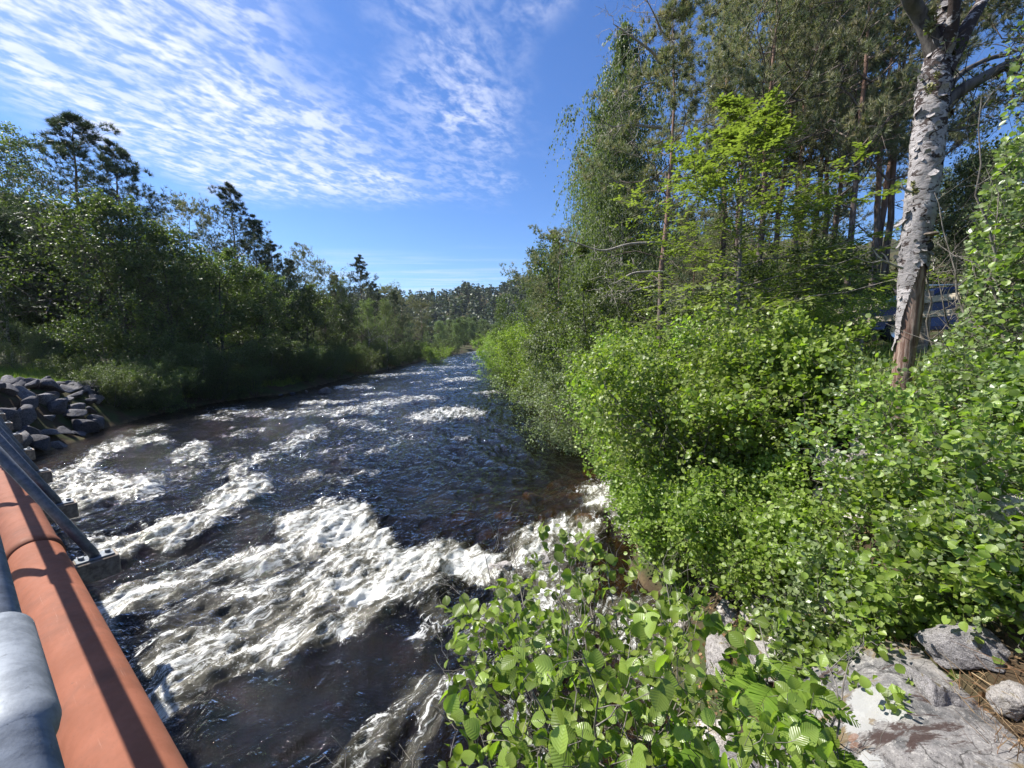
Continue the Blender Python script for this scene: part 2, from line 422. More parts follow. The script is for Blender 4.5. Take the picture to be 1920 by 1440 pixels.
plain('pipe_clay', (.19, .066, .034), (.24, .086, .047), 5, .7, .0004, spec=.25)
plain('galvanized', (.15, .168, .19), (.25, .275, .305), 34, .62, .0007, .15, stretch=(1, 1, 1))
plain('shaded_weathered_steel', (.10, .11, .12), (.17, .18, .20), 26, .5, .0008, .35)  # brace tubes: galvanised steel with their shade put into a darker colour
plain('timber', (.17, .13, .10), (.34, .29, .23), 9, .8, .004, stretch=(.25, 3, 3))
plain('pale_timber', (.40, .34, .25), (.55, .48, .37), 9, .8, .004, stretch=(.3, 3, 3))
plain('car_paint', (.010, .02, .085), (.013, .025, .10), 2, .25, .0, .2, .8)
plain('car_glass', (.010, .012, .016), (.012, .014, .018), 2, .08, .0, 0, .8)
plain('rubber', (.02, .02, .02), (.03, .03, .03), 20, .8)
plain('chrome', (.55, .55, .56), (.6, .6, .6), 20, .2, .0, .9)
plain('lamp_red', (.35, .02, .02), (.4, .03, .02), 20, .2, .0)
plain('moss', (.16, .17, .05), (.30, .28, .12), 60, .95, .01)
plain('fungus', (.06, .045, .035), (.22, .18, .14), 30, .8, .004)
plain('bare_wood', (.11, .055, .038), (.36, .27, .22), 5, .8, .012, stretch=(6, 6, .5))
plain('steel_dark', (.16, .17, .18), (.24, .25, .26), 20, .5, .001, .7)

def wear(name, c_sc, c_dirt, sc=1.0):            # scuffs along the length, dust and stains of the metal and clay tubes
    nt = MATS[name].node_tree; T_ = NT(nt); pb_ = [n for n in nt.nodes if n.type == 'BSDF_PRINCIPLED'][0]; src = pb_.inputs['Base Color'].links[0].from_socket; P__ = T_.N('ShaderNodeTexCoord').outputs['Object']
    a1 = T_.noise(T_.vmap(P__, (1.2, 60, 60)), 3, 5, .7); a2 = T_.noise(P__, 2.6, 6, .7, .6); a3 = T_.noise(P__, 90, 3, .7)
    c_ = T_.mix(T_.M('MULTIPLY', T_.step(a1, .63, .68), T_.step(a2, .48, .6, 0, .7)), src, c_sc); c_ = T_.mix(T_.step(a2, .50, .70, 0, .5), c_, c_dirt); c_ = T_.mix(T_.step(a3, .62, .70, 0, .5), c_, c_dirt)
    T_.l.new(c_, pb_.inputs['Base Color'])
wear('pipe_clay', (.36, .20, .14), (.105, .05, .034)); wear('galvanized', (.38, .40, .42), (.09, .10, .11)); wear('shaded_weathered_steel', (.24, .25, .26), (.05, .05, .05))

# old birch bark: white, cracked, with dark furrows and lichen
m, Tt = mat('old_birch_bark'); P_ = Tt.N('ShaderNodeTexCoord').outputs['Object']
n = Tt.noise(Tt.vmap(P_, (1, 1, 1.9)), 9, 8, .72, .8); n2 = Tt.noise(P_, 3, 4, .6, .4); n3 = Tt.noise(Tt.vmap(P_, (1, 1, 5)), 22, 4, .7)
col = Tt.mix(Tt.step(n2, .4, .6), (.43, .40, .39), (.25, .235, .23))
col = Tt.mix(Tt.step(n3, .56, .66, 0, .6), col, (.26, .21, .19))
hz = Tt.N('ShaderNodeAttribute', attribute_name='hz')
crk = Tt.N('ShaderNodeTexVoronoi', feature='DISTANCE_TO_EDGE', ins={'Scale': 7.0, 'Randomness': 1.0}); Tt.l.new(Tt.vmap(P_, (1, 1, 1.7)), crk.inputs['Vector'])
cw = Tt.noise(P_, 5, 5, .7); crack = Tt.M('MULTIPLY', Tt.step(crk.outputs[0], .0, .05, 1, 0), Tt.step(cw, .48, .60))
drk = Tt.M('ADD', Tt.M('MULTIPLY_ADD', crack, .10, n), Tt.M('MULTIPLY', Tt.step(hz.outputs['Fac'], .42, .80), .13))
col = Tt.mix(Tt.step(drk, .535, .585), col, (.055, .040, .035))
bp = Tt.N('ShaderNodeBump', ins={'Strength': 1, 'Distance': .03, 'Height': Tt.M('SUBTRACT', 1, drk)})
pb = Tt.N('ShaderNodeBsdfPrincipled', ins={'Base Color': col, 'Roughness': .8, 'Specular IOR Level': .2}); Tt.l.new(bp.outputs[0], pb.inputs['Normal'])
finish(Tt, pb.outputs[0])

# ground
m, Tt = mat('forest_floor'); P_ = Tt.N('ShaderNodeNewGeometry').outputs['Position']
n = Tt.noise(P_, .8, 6, .6); f = Tt.noise(P_, 14, 6, .7)
col = Tt.mix(Tt.step(n, .42, .58), (.060, .042, .026), (.050, .065, .022))
col = Tt.mix(Tt.step(f, .5, .68, 0, .5), col, (.10, .07, .04))
bed = Tt.N('ShaderNodeAttribute', attribute_name='bed').outputs['Fac']
b1 = Tt.noise(P_, 1.9, 5, .6, .5); b2 = Tt.noise(P_, 9, 4, .6)
bc = Tt.mix(Tt.step(b1, .42, .60), (.06, .044, .026), (.17, .125, .066)); bc = Tt.mix(Tt.step(b2, .52, .64, 0, .6), bc, (.05, .03, .02))
col = Tt.mix(bed, col, bc)
bp = Tt.N('ShaderNodeBump', ins={'Strength': 1, 'Distance': .06, 'Height': Tt.M('ADD', n, Tt.M('MULTIPLY', f, .5))})
pb = Tt.N('ShaderNodeBsdfPrincipled', ins={'Base Color': col, 'Roughness': .95, 'Specular IOR Level': .15}); Tt.l.new(bp.outputs[0], pb.inputs['Normal'])
finish(Tt, pb.outputs[0])

# river water
m, Tt = mat('river_water'); P_ = Tt.N('ShaderNodeNewGeometry').outputs['Position']
fo = Tt.N('ShaderNodeAttribute', attribute_name='foam').outputs['Fac']; dp = Tt.N('ShaderNodeAttribute', attribute_name='depth').outputs['Fac']
FR_ = Tt.vmap(P_, (1, 1, 1), (0, 0, math.radians(37))); FL = Tt.vmap(FR_, (1.0, .36, 1))
wv = Tt.N('ShaderNodeTexNoise', ins={'Scale': 1.4, 'Detail': 3}); Tt.l.new(P_, wv.inputs['Vector'])
va = Tt.N('ShaderNodeVectorMath', operation='MULTIPLY_ADD'); Tt.l.new(wv.outputs['Color'], va.inputs[0]); va.inputs[1].default_value = (.75, .45, 0); Tt.l.new(FL, va.inputs[2])
FW = va.outputs[0]
n1 = Tt.noise(FW, 3.2, 9, .72, .6); n2 = Tt.noise(FW, 16, 5, .75, .5)
vo = Tt.N('ShaderNodeTexVoronoi', feature='DISTANCE_TO_EDGE', ins={'Scale': 4.5}); Tt.l.new(FW, vo.inputs['Vector'])
lace = Tt.step(vo.outputs[0], .0, .16, .16, -.06)
nf = Tt.noise(FW, 4.5, 5, .6, .9); nf2 = Tt.noise(Tt.vmap(FW, (1, .8, 1), loc=(7, 3, 0)), 12, 4, .6, .7)
fil = Tt.step(Tt.M('ABSOLUTE', Tt.M('SUBTRACT', nf, .5)), 0, .055, .34, 0); fil2 = Tt.step(Tt.M('ABSOLUTE', Tt.M('SUBTRACT', nf2, .5)), 0, .06, .26, 0)
q = Tt.M('MULTIPLY_ADD', Tt.M('SUBTRACT', n1, .5), 3.3, Tt.M('MULTIPLY', fo, .66))
q = Tt.M('ADD', q, Tt.M('ADD', fil, fil2)); q = Tt.M('MULTIPLY_ADD', Tt.M('SUBTRACT', n2, .5), 1.1, q)
fmask = Tt.step(q, .60, 1.22, 0, .97)
fmask = Tt.M('MULTIPLY', fmask, Tt.step(fo, .02, .14))
fl1 = Tt.noise(FW, 30, 4, .7, .8); fl2 = Tt.noise(P_, 1.1, 4, .6)
fleck = Tt.M('MULTIPLY', Tt.step(fl1, .66, .70), Tt.step(Tt.M('ADD', fl2, Tt.M('MULTIPLY', fo, .6)), .54, .74))  # white flecks: fine droplets, and sun sparkle painted as specks of foam
fmask = Tt.M('MAXIMUM', fmask, Tt.M('MULTIPLY', fleck, .85))
aer = Tt.step(Tt.M('MULTIPLY_ADD', Tt.M('SUBTRACT', n1, .5), .9, fo), .24, 1.05, 0, .58)
w1 = Tt.noise(Tt.vmap(P_, (1, 1.5, 1)), 2.3, 5, .62, .5); w2 = Tt.noise(P_, 14, 4, .62, .3)
hh = Tt.M('MULTIPLY_ADD', w2, .13, w1)
bp = Tt.N('ShaderNodeBump', ins={'Strength': 1, 'Distance': .19, 'Height': hh})
tint = Tt.mix(Tt.step(dp, .15, .95), (.46, .36, .20), (.034, .022, .013))
tr = Tt.N('ShaderNodeBsdfTransparent', ins={'Color': tint})
body = Tt.N('ShaderNodeBsdfDiffuse', ins={'Color': (.012, .010, .009, 1)})
ad = Tt.N('ShaderNodeMixShader', ins={0: .15}); Tt.l.new(tr.outputs[0], ad.inputs[1]); Tt.l.new(body.outputs[0], ad.inputs[2])
gl = Tt.N('ShaderNodeBsdfGlossy', ins={'Roughness': .04, 'Color': (1, 1, 1, 1)}); Tt.l.new(bp.outputs[0], gl.inputs['Normal'])
fr = Tt.N('ShaderNodeFresnel', ins={'IOR': 1.34}); Tt.l.new(bp.outputs[0], fr.inputs['Normal'])
wm = Tt.N('ShaderNodeMixShader', ins={0: fr.outputs[0]}); Tt.l.new(ad.outputs[0], wm.inputs[1]); Tt.l.new(gl.outputs[0], wm.inputs[2])
bpf = Tt.N('ShaderNodeBump', ins={'Strength': .9, 'Distance': .036, 'Height': Tt.M('MULTIPLY_ADD', n2, .5, n1)})
ae = Tt.N('ShaderNodeBsdfPrincipled', ins={'Base Color': (.19, .175, .125, 1), 'Roughness': .12, 'Specular IOR Level': .5}); Tt.l.new(bpf.outputs[0], ae.inputs['Normal'])
w2m = Tt.N('ShaderNodeMixShader', ins={0: aer}); Tt.l.new(wm.outputs[0], w2m.inputs[1]); Tt.l.new(ae.outputs[0], w2m.inputs[2])
fc = Tt.mix(Tt.step(Tt.M('MULTIPLY_ADD', n1, .5, Tt.M('MULTIPLY', n2, .5)), .38, .58), (.28, .27, .205), (.68, .685, .66))
fs = Tt.N('ShaderNodeBsdfPrincipled', ins={'Base Color': fc, 'Roughness': .35, 'Specular IOR Level': .5}); Tt.l.new(bpf.outputs[0], fs.inputs['Normal'])
w3 = Tt.N('ShaderNodeMixShader', ins={0: fmask}); Tt.l.new(w2m.outputs[0], w3.inputs[1]); Tt.l.new(fs.outputs[0], w3.inputs[2])
finish(Tt, w3.outputs[0])
m, Tt = mat('spray'); pb = Tt.N('ShaderNodeBsdfPrincipled', ins={'Base Color': (.85, .86, .87, 1), 'Roughness': .15, 'Specular IOR Level': .9}); finish(Tt, pb.outputs[0])
M = MATS

# ------------------------------------------------------------------ ground sheet
ys = np.concatenate([-np.geomspace(400, 4, 60), np.arange(-3.6, 14, .11), np.geomspace(14, 900, 330), [1400, 2500]])
u = np.linspace(-1, 1, 420); xs_ = np.sign(u) * (np.abs(u) * 14 + np.abs(u) ** 4 * 90 + np.abs(u) ** 16 * 2200)
X, Y = np.meshgrid(xs_, ys); sc = 1 + np.maximum(np.abs(Y) - 14, 0) * .012
X = X * np.minimum(sc, 4)
X = X - 4
Z = ground(X, Y)
i = np.arange(X.size).reshape(X.shape)
F = np.stack([i[:-1, :-1], i[:-1, 1:], i[1:, 1:], i[1:, :-1]], -1).reshape(-1, 4)
bedv = ss((.06 - Z.ravel()) / .15) * (Y.ravel() < 300)
me = mesh('ground', np.stack([X, Y, Z], -1), F, M['forest_floor'], {'bed': bedv}, True)
obj('ground', me, kind='structure')

# ------------------------------------------------------------------ river
yy = np.concatenate([np.linspace(-45, -4, 60), np.arange(-3.6, 2, .12)])
y = 2.0; L_ = []
while y < 330: L_.append(y); y += max(.042, .0052 * y)
yy = np.concatenate([yy, L_]); NX = 620
uu = np.linspace(0, 1, NX)
x0, x1 = xl(yy) - 2.0, xr(yy) + 1.2
cx_ = np.clip(-1.0, x0 + 3, x1 - 3)
X = x0[:, None] + (x1 - x0)[:, None] * (uu * .72 + .28 * (1 - (1 - uu) ** 2.2))[None]
Y = np.repeat(yy[:, None], NX, 1)
Z0 = np.zeros_like(X)
px, py = seen(X, Y, Z0); front = Y > 1.0

STROKES = [  # foam: points, half width across, half height, strength
 ([(560, 1005), (610, 985), (660, 990), (700, 1030), (750, 1060), (820, 1050), (880, 1052), (925, 1065)], 36, 26, 1.35),
 ([(620, 1020), (700, 1070), (760, 1085), (680, 1110), (600, 1110)], 60, 32, 1.15),
 ([(985, 1035), (1040, 1010), (1090, 1000)], 34, 22, 1.1), ([(1120, 945), (1160, 950), (1200, 980)], 34, 26, 1.2),
 ([(640, 1090), (560, 1140), (470, 1180), (380, 1215), (300, 1260)], 60, 32, .85),
 ([(590, 1030), (480, 1060), (390, 1075), (310, 1105), (200, 1150), (170, 1190)], 40, 20, .92),
 ([(760, 1100), (660, 1165), (540, 1210), (420, 1250), (300, 1310), (260, 1350)], 46, 20, .92),
 ([(480, 920), (430, 955), (360, 1000), (290, 1020), (200, 1040)], 36, 15, 1.1),
 ([(110, 960), (160, 935), (210, 920), (260, 925)], 48, 26, 1.0), ([(110, 900), (180, 900)], 40, 18, .7),
 ([(140, 890), (190, 850), (240, 825), (300, 825)], 26, 8, .85), ([(330, 865), (375, 835), (370, 870)], 18, 8, .75),
 ([(440, 905), (470, 880), (490, 870)], 18, 9, .75), ([(540, 850), (590, 815)], 26, 9, .7), ([(640, 915), (690, 895)], 30, 8, .45), ([(560, 912), (620, 898)], 22, 5, .6),
 ([(440, 770), (500, 775), (560, 780), (620, 778), (680, 780)], 38, 7, .68), ([(640, 775), (700, 768), (745, 758), (790, 753)], 32, 5, .85),
 ([(580, 757), (645, 757)], 22, 3.5, 1.0), ([(790, 793), (830, 780), (880, 782)], 28, 9, .95), ([(700, 812), (650, 800)], 22, 6, .6),
 ([(560, 770), (590, 768)], 18, 4, .7), ([(640, 727), (685, 727)], 16, 2.2, .9), ([(845, 718), (885, 716)], 18, 3.5, .8),
 ([(700, 705), (790, 701)], 30, 2.2, .7), ([(810, 690), (860, 692)], 25, 2, .6), ([(870, 658), (920, 660)], 25, 2.2, 1.1), ([(860, 830), (870, 826)], 16, 3, .6),
 ([(380, 780), (420, 788)], 22, 4, .55), ([(300, 800), (240, 808)], 22, 4, .5),
 ([(800, 1270), (750, 1320), (700, 1380), (650, 1440)], 34, 26, .62), ([(830, 1290), (800, 1370), (760, 1440)], 26, 26, .62),
 ([(950, 1075), (945, 1120), (915, 1170), (870, 1215)], 26, 18, .72), ([(1000, 1040), (1040, 1090), (1060, 1150), (1010, 1200)], 55, 36, .85),
 ([(800, 1130), (830, 1160), (790, 1200)], 20, 20, .55), ([(1180, 1150), (1230, 1230), (1270, 1290)], 60, 40, .8), ([(900, 1260), (950, 1350), (1000, 1440)], 50, 40, .42),
 ([(500, 1160), (420, 1150), (330, 1170)], 60, 26, .6), ([(420, 1130), (520, 1110), (610, 1090)], 70, 30, .72), ([(900, 742), (930, 740)], 14, 2.5, .7), ([(980, 760), (1010, 757)], 12, 2, .6), ([(690, 745), (730, 742)], 14, 2.2, .6), ([(740, 850), (700, 862)], 18, 4, .5), ([(430, 820), (480, 808)], 22, 4, .55),
 ([(820, 735), (850, 733)], 14, 2, .6), ([(620, 700), (660, 697)], 16, 1.6, .6), ([(280, 1310), (220, 1360)], 20, 10, .5),
 ([(330, 900), (420, 880), (520, 860)], 60, 16, .34), ([(640, 860), (740, 830)], 60, 12, .3),
]
foam = np.zeros_like(X); soft = np.zeros_like(X)
wx = 14 * perlin2(px / 60, py / 30, 11) + 10 * perlin2(px / 22, py / 13, 12); wy = 8 * perlin2(px / 55, py / 30, 13) + 5 * perlin2(px / 20, py / 12, 14)
near = np.clip((py - 690) / 200, .12, 1)
pxw, pyw = px + wx * near, py + wy * near
for pts, rx, ry, sg in STROKES:
    pts = np.array(pts, float)
    lo = pts.min(0) - (rx * 3, ry * 3); hi = pts.max(0) + (rx * 3, ry * 3)
    msk = front & (px > lo[0]) & (px < hi[0]) & (py > lo[1]) & (py < hi[1])
    if not msk.any(): continue
    a, b = pxw[msk] / rx, pyw[msk] / ry; dm = np.full(a.shape, 9.)
    for k in range(len(pts) - 1):
        A = pts[k] / (rx, ry); Bp = pts[k + 1] / (rx, ry); d = Bp - A; t = np.clip(((a - A[0]) * d[0] + (b - A[1]) * d[1]) / max(d @ d, 1e-6), 0, 1)
        dm = np.minimum(dm, np.hypot(a - A[0] - d[0] * t, b - A[1] - d[1] * t))
    f_ = sg * ss((1.75 - dm) / 1.4); foam[msk] = np.maximum(foam[msk], f_)
    soft[msk] = np.maximum(soft[msk], sg * np.exp(-(dm / 1.5) ** 2))
# flow co-ordinates: the stream turns to the left as it nears the bridge
turn = -ss((18 - Y) / 14) * math.radians(38)
fa = X * np.cos(turn) + (Y - 8) * np.sin(turn) * 1; fb = -X * np.sin(turn) + (Y - 8) * np.cos(turn)
edgeR = ss((xr(Y) - X) / 2.6); edgeL = ss((X - xl(Y)) / np.interp(Y, [5, 14, 20, 40, 200], [1, 1, 5, 4, 2]))
calm = edgeR * edgeL
caps = perlin2(X * .38 + 4, Y * .95, 21) + .55 * perlin2(X * .9, Y * 2.2, 22) + .3 * perlin2(X * 2.1, Y * 3.2, 24)
patch = .5 + .5 * perlin2(X * .12, Y * .07, 23)
farc = ss((Y - 19) / 22) * calm
lane = .55 + .45 * ss((6 - np.abs(X + 10 - (Y < 60) * 0)) / 8)
foam = np.maximum(foam, ss((caps + .38 * patch * lane - .66 + .0016 * np.minimum(Y, 90)) / .45) * .95 * farc)
small = ss((perlin2(fa * 1.1, fb * .5, 31) + .5 * perlin2(fa * 2.6, fb * 1.3, 32) - .62) / .5) * .55 * calm * (Y > 2) * (1 - farc) * ss((-X - 1 + 0 * Y) / 5)
foam = np.maximum(foam, small)
rid = lambda v: 1 - np.abs(v) * 2.2
w1 = rid(perlin2(fa * .55, fb * .42, 41)); w2 = rid(perlin2(fa * 1.3, fb * .95, 42)); w3 = rid(perlin2(fa * 3.2, fb * 1.5, 43)); w4 = rid(perlin2(fa * 7.5, fb * 3.2, 44)) - .4; w5 = perlin2(fa * 15, fb * 6, 45)
nearf = np.interp(Y, [0, 18, 30], [1, 1, .9])
amp = (.25 + .75 * calm) * (1 - .45 * np.exp(-(((X + .2) / 2.8) ** 2 + ((Y - 9.8) / 2.3) ** 2)))
Zw = amp * (.085 * w1 + .05 * w2 + .026 * w3 + .010 * w4 * (Y < 40))
Zw += np.minimum(soft, 1) * (.07 + .06 * w2 + .035 * w3 + .028 * w4 + .026 * w5) + farc * foam * .10
ledge = ss((Y - 7.2 - .10 * X + .5 * perlin2(X * .5, Y * .2, 51)) / 1.6) * .22
Zw += ledge * ss((14 + X) / 6) - .12
me_z = Zw.copy()
depth = np.clip(Zw - ground(X, Y), 0, 3)
i = np.arange(X.size).reshape(X.shape)
F = np.stack([i[:-1, :-1], i[:-1, 1:], i[1:, 1:], i[1:, :-1]], -1).reshape(-1, 4)
obj('river', mesh('river', np.stack([X, Y, Zw], -1), F, M['river_water'], {'foam': foam.ravel(), 'depth': depth.ravel()}, True), kind='structure')

# spray thrown up from the foam
r = RS(5)
cand = np.flatnonzero((foam.ravel() > .75) & (Y.ravel() < 16) & (Y.ravel() > 2)); pk = r.choice(cand, 5200)
sp_ = np.stack([X, Y, Zw], -1).reshape(-1, 3)[pk] + r.normal(size=(5200, 3)) * (.10, .10, .01)
sp_[:, 2] += r.exponential(.055, 5200); sz = .0035 + .006 * r.rand(5200) ** 3
OCT = (np.array([[1, 0, 0], [-1, 0, 0], [0, 1, 0], [0, -1, 0], [0, 0, 1], [0, 0, -1.]]), np.array([[0, 2, 4], [2, 1, 4], [1, 3, 4], [3, 0, 4], [2, 0, 5], [1, 2, 5], [3, 1, 5], [0, 3, 5]]))
v, f, _ = cards(r, sp_, r.normal(size=sp_.shape), r.normal(size=sp_.shape), sz, OCT)
o = obj('water_spray', mesh('water_spray', v, f, M['spray'], None, True), kind='stuff', label='white droplets thrown up over the foaming rapids', category='water spray')

# ------------------------------------------------------------------ rocks
import bmesh
def ico(sub):
    bm = bmesh.new(); bmesh.ops.create_icosphere(bm, subdivisions=sub, radius=1); bm.verts.ensure_lookup_table()
    v = np.array([q_.co[:] for q_ in bm.verts]); f = np.array([[q_.index for q_ in fc_.verts] for fc_ in bm.faces]); bm.free(); return v, f
ICO3, ICO4, ICO5 = ico(3), ico(4), ico(5)


def rock_mesh(name, seed, shape=(1, .75, .55), cuts=9, base=ICO3, rough=.10, mt='grey_rock', cutd=(.42, .80), fine=0):
    r = RS(seed); v, f = base; v = v.copy(); 
    for k in range(cuts):
        nn = nrm(r.normal(size=3)); d = cutd[0] + (cutd[1] - cutd[0]) * r.rand(); q_ = v @ nn - d
        v = v - np.maximum(q_, 0)[:, None] * nn * .93
    s_ = perlin3(*(v.T * 1.3 + seed * 3.1), seed); s2 = perlin3(*(v.T * 3.7 + seed), seed + 1); s3 = perlin3(*(v.T * 9 + seed), seed + 2)
    v = v * (1 + rough * (s_ * 1.3 + s2 * .6 + s3 * .25))[:, None]
    if fine: v = v * (1 + .022 * perlin3(*(v.T * 13), seed + 4) + .014 * perlin3(*(v.T * 27), seed + 5) - .05 * np.maximum(.12 - np.abs(perlin3(*(v.T * 2.6), seed + 6)), 0) / .12)[:, None]
    v = v * np.array(shape); return mesh(name, v, f, M[mt], None, True)


ROCKS = [rock_mesh('rock', 10 + k, ((1, .8, .6), (1, .7, .5), (1, .85, .75), (1, .9, .38), (1, .6, .65), (1, .8, .45))[k], 15, ICO4, .05) for k in range(6)]
BANKR = [rock_mesh('boulder', 30 + k, (1, .8, .65), 14, ICO5, mt='bank_rock', rough=.12, cutd=(.42, .85), fine=1) for k in range(4)]
BEDR = [rock_mesh('river_stone', 40 + k, (1, .8, .5), 4, mt='bed_rock', rough=.10) for k in range(3)]


def rock(name, me, loc, s, rot, label, group=None, cat='rock'):
    return obj(name, me, loc=loc, rot=rot, scale=s, label=label, category=cat, group=group)


# rip-rap at the left bridge end: pixel of each stone, distance, size
r = RS(77)
SP = [(165, 770, 20.5, .62, 2, 'pale grey split boulder at the right end of the stone pile by the water'),
      (150, 795, 19.2, .60, 4, 'dark pointed boulder at the foot of the stone pile, nearest the calm water'),
      (40, 775, 20, .68, 0, 'large rounded dark grey boulder in the middle of the stone pile'),
      (85, 812, 18.0, .66, 1, 'large dark flat-topped boulder at the water edge of the stone pile'),
      (122, 818, 17.6, .42, 5, 'small light-topped stone at the water edge of the stone pile'),
      (95, 758, 22, .46, 0, 'grey boulder with a bright flat top near the crest of the stone pile'),
      (115, 775, 21, .45, 3, 'flat slab lying in the middle of the stone pile'),
      (60, 735, 24, .55, 3, 'weathered stone on the crest of the stone pile beside the grass')]
for px_, py_, Y_, s, k, lb in SP:
    p = at(px_, py_, Y_); rock('boulder', ROCKS[k], p, s, (r.rand() * .5, r.rand() * .5, r.rand() * 6.3), lb, 'stones of the rip-rap pile at the far bridge end')
pts = []
for k in range(14000):
    yv = 11.5 + 13.5 * r.rand(); d = .1 + 6.5 * r.rand(); xv = xl(yv) - d
    if d > 5.5 - .22 * max(yv - 14, 0) and yv > 15: continue
    if yv > 22 and d > 3: continue
    if seen(xv, yv, .8)[0] > 185: continue
    if all((xv - a) ** 2 + (yv - b) ** 2 > .26 for a, b in pts): pts.append((xv, yv))
    if len(pts) >= 190: break
for k, (xv, yv) in enumerate(pts):
    s = .30 + .50 * r.rand() ** 1.3
    rock('stone', ROCKS[k % 6], (xv, yv, float(ground(xv, yv)) + s * .14 + .25 * r.rand()), s, (r.rand() * .6, r.rand() * .6, r.rand() * 6.3),
         'angular dark grey stone of the rip-rap pile below the far bridge end', 'stones of the rip-rap pile at the far bridge end')
p = at(611, 733, 31.5); rock('boulder', ROCKS[2], (p[0], 31.5, .08), .66, (0, .1, 1), 'lone grey boulder standing out of the river near the left bank')
for px_, py_, s in [(548, 738, .3), (575, 735, .22), (527, 741, .25), (930, 657, .5), (1000, 668, .3)]:
    pr = ray(px_, py_); t = CAMH / -pr[2]; q_ = pr * t
    rock('stone', ROCKS[int(s * 100) % 6], (q_[0], q_[1], .02), s, (0, 0, s * 9), 'small wet stone at the foot of the shaded left bank' if px_ < 900 else 'stone in the far riffle', 'small stones along the water edge')
BED = [(640, 985, .34), (870, 985, .36), (960, 1000, .30), (800, 1000, .28), (720, 930, .5), (780, 960, .42), (1030, 985, .28), (905, 940, .4), (1000, 950, .36), (1080, 960, .25), (700, 985, .3), (830, 930, .45), (945, 975, .26),
       (1050, 930, .32), (660, 950, .4), (760, 905, .5), (860, 900, .4), (970, 910, .36), (1110, 905, .3), (560, 940, .4), (1100, 1000, .3), (915, 1010, .22)]
for k, (px_, py_, s) in enumerate(BED):
    pr = ray(px_, py_); q_ = pr * ((CAMH + .42) / -pr[2])
    rock('river_stone', BEDR[k % 3], (q_[0], q_[1], float(ground(q_[0], q_[1])) + s * .05), s * 1.15, (0, 0, k * 1.7),
         'brown stone lying under the clear water above the rapids', 'brown stones on the river bed above the rapids', 'stone')
for k, (px_, py_, z_, s) in enumerate([(1190, 915, .12, .34), (940, 1060, .02, .32), (1010, 1045, -.02, .36), (690, 1045, -.28, .4)]):
    pr = ray(px_, py_); q_ = pr * ((CAMH - z_) / -pr[2])
    rock('boulder', BANKR[k % 4], (q_[0], q_[1], z_ - .1), s, (.2, 0, k), ['brown wet boulder at the right bank beside the small waterfall', 'dark wet boulder breaking the middle of the rapids', 'dark wet boulder in the foam left of the near alder', 'dark rock under the crest of the main rapid'][k])

# the big lichen covered boulder at the lower right
m, Tt = mat('lichen_rock'); P_ = Tt.N('ShaderNodeTexCoord').outputs['Object']
n = Tt.noise(P_, 3.5, 9, .72, .5); f = Tt.noise(P_, 21, 8, .78, .2); sp = Tt.noise(P_, 100, 4, .7); pn = Tt.noise(P_, 9, 9, .78, .8)
col = Tt.mix(Tt.step(n, .36, .62), (.085, .085, .087), (.27, .255, .245))
ck = Tt.N('ShaderNodeTexVoronoi', feature='DISTANCE_TO_EDGE', ins={'Scale': 2.3}); ckw = Tt.N('ShaderNodeVectorMath', operation='MULTIPLY_ADD'); ckn = Tt.N('ShaderNodeTexNoise', ins={'Scale': 4.0, 'Detail': 5}); Tt.l.new(P_, ckn.inputs['Vector']); Tt.l.new(ckn.outputs['Color'], ckw.inputs[0]); ckw.inputs[1].default_value = (.35, .35, .35); Tt.l.new(P_, ckw.inputs[2]); Tt.l.new(ckw.outputs[0], ck.inputs['Vector'])
crackm = Tt.step(ck.outputs[0], 0, .014, 1, 0)
col = Tt.mix(Tt.step(f, .53, .60, 0, .6), col, (.42, .40, .375)); col = Tt.mix(Tt.M('MULTIPLY', crackm, .8), col, (.03, .027, .025)); col = Tt.mix(Tt.step(f, .45, .36, 0, .85), col, (.085, .08, .078))
col = Tt.mix(Tt.step(sp, .58, .66, 0, .75), col, (.07, .065, .06)); col = Tt.mix(Tt.step(sp, .40, .32, 0, .5), col, (.62, .59, .56))
rdg = Tt.noise(Tt.vmap(P_, (.7, 3, 3), (0, 0, .5)), 1.7, 7, .7, .6)
col = Tt.mix(Tt.step(rdg, .545, .60, 0, .93), col, (.052, .032, .028))
mo = Tt.noise(Tt.vmap(P_, (.5, 2.2, 2), (0, 0, .6), (3, 1, 2)), 1.9, 6, .65, .4); col = Tt.mix(Tt.step(mo, .55, .64, 0, .8), col, (.17, .115, .04))
def spot(c, cr, edge_, colr, amt=.82):
    global col
    vd = Tt.N('ShaderNodeVectorMath', operation='DISTANCE'); Tt.l.new(P_, vd.inputs[0]); vd.inputs[1].default_value = c
    d_ = Tt.M('MULTIPLY_ADD', Tt.M('SUBTRACT', pn, .5), edge_, vd.outputs['Value']); col = Tt.mix(Tt.step(d_, cr, cr * .88, 0, amt), col, colr)
BOUL = at(1790, 1400, 2.15)
hits = {}
v, f_ = ICO5; v = v.copy(); r = RS(3)
for nn, d in [((0, 0, 1), .62), ((-.75, .1, .55), .78), ((-.2, -.7, .6), .75), ((.5, .4, .75), .80), ((-.9, -.3, -.1), .86), ((.1, .95, .25), .8)]:
    nn = nrm(np.array(nn)); q_ = v @ nn - d; v = v - np.maximum(q_, 0)[:, None] * nn * .88
dd = perlin3(*(v.T * 1.4 + 5), 3) * .09 + perlin3(*(v.T * 4 + 5), 4) * .035 + perlin3(*(v.T * 11 + 5), 5) * .012 + perlin3(*(v.T * 26), 6) * .005
v = v * (1 + dd)[:, None] * np.array([1.08, .80, .60])
rz = math.radians(-22); Rm = np.array([[math.cos(rz), -math.sin(rz), 0], [math.sin(rz), math.cos(rz), 0], [0, 0, 1]]); v = v @ Rm.T
BL = np.array([2.74, 1.90, 1.54])
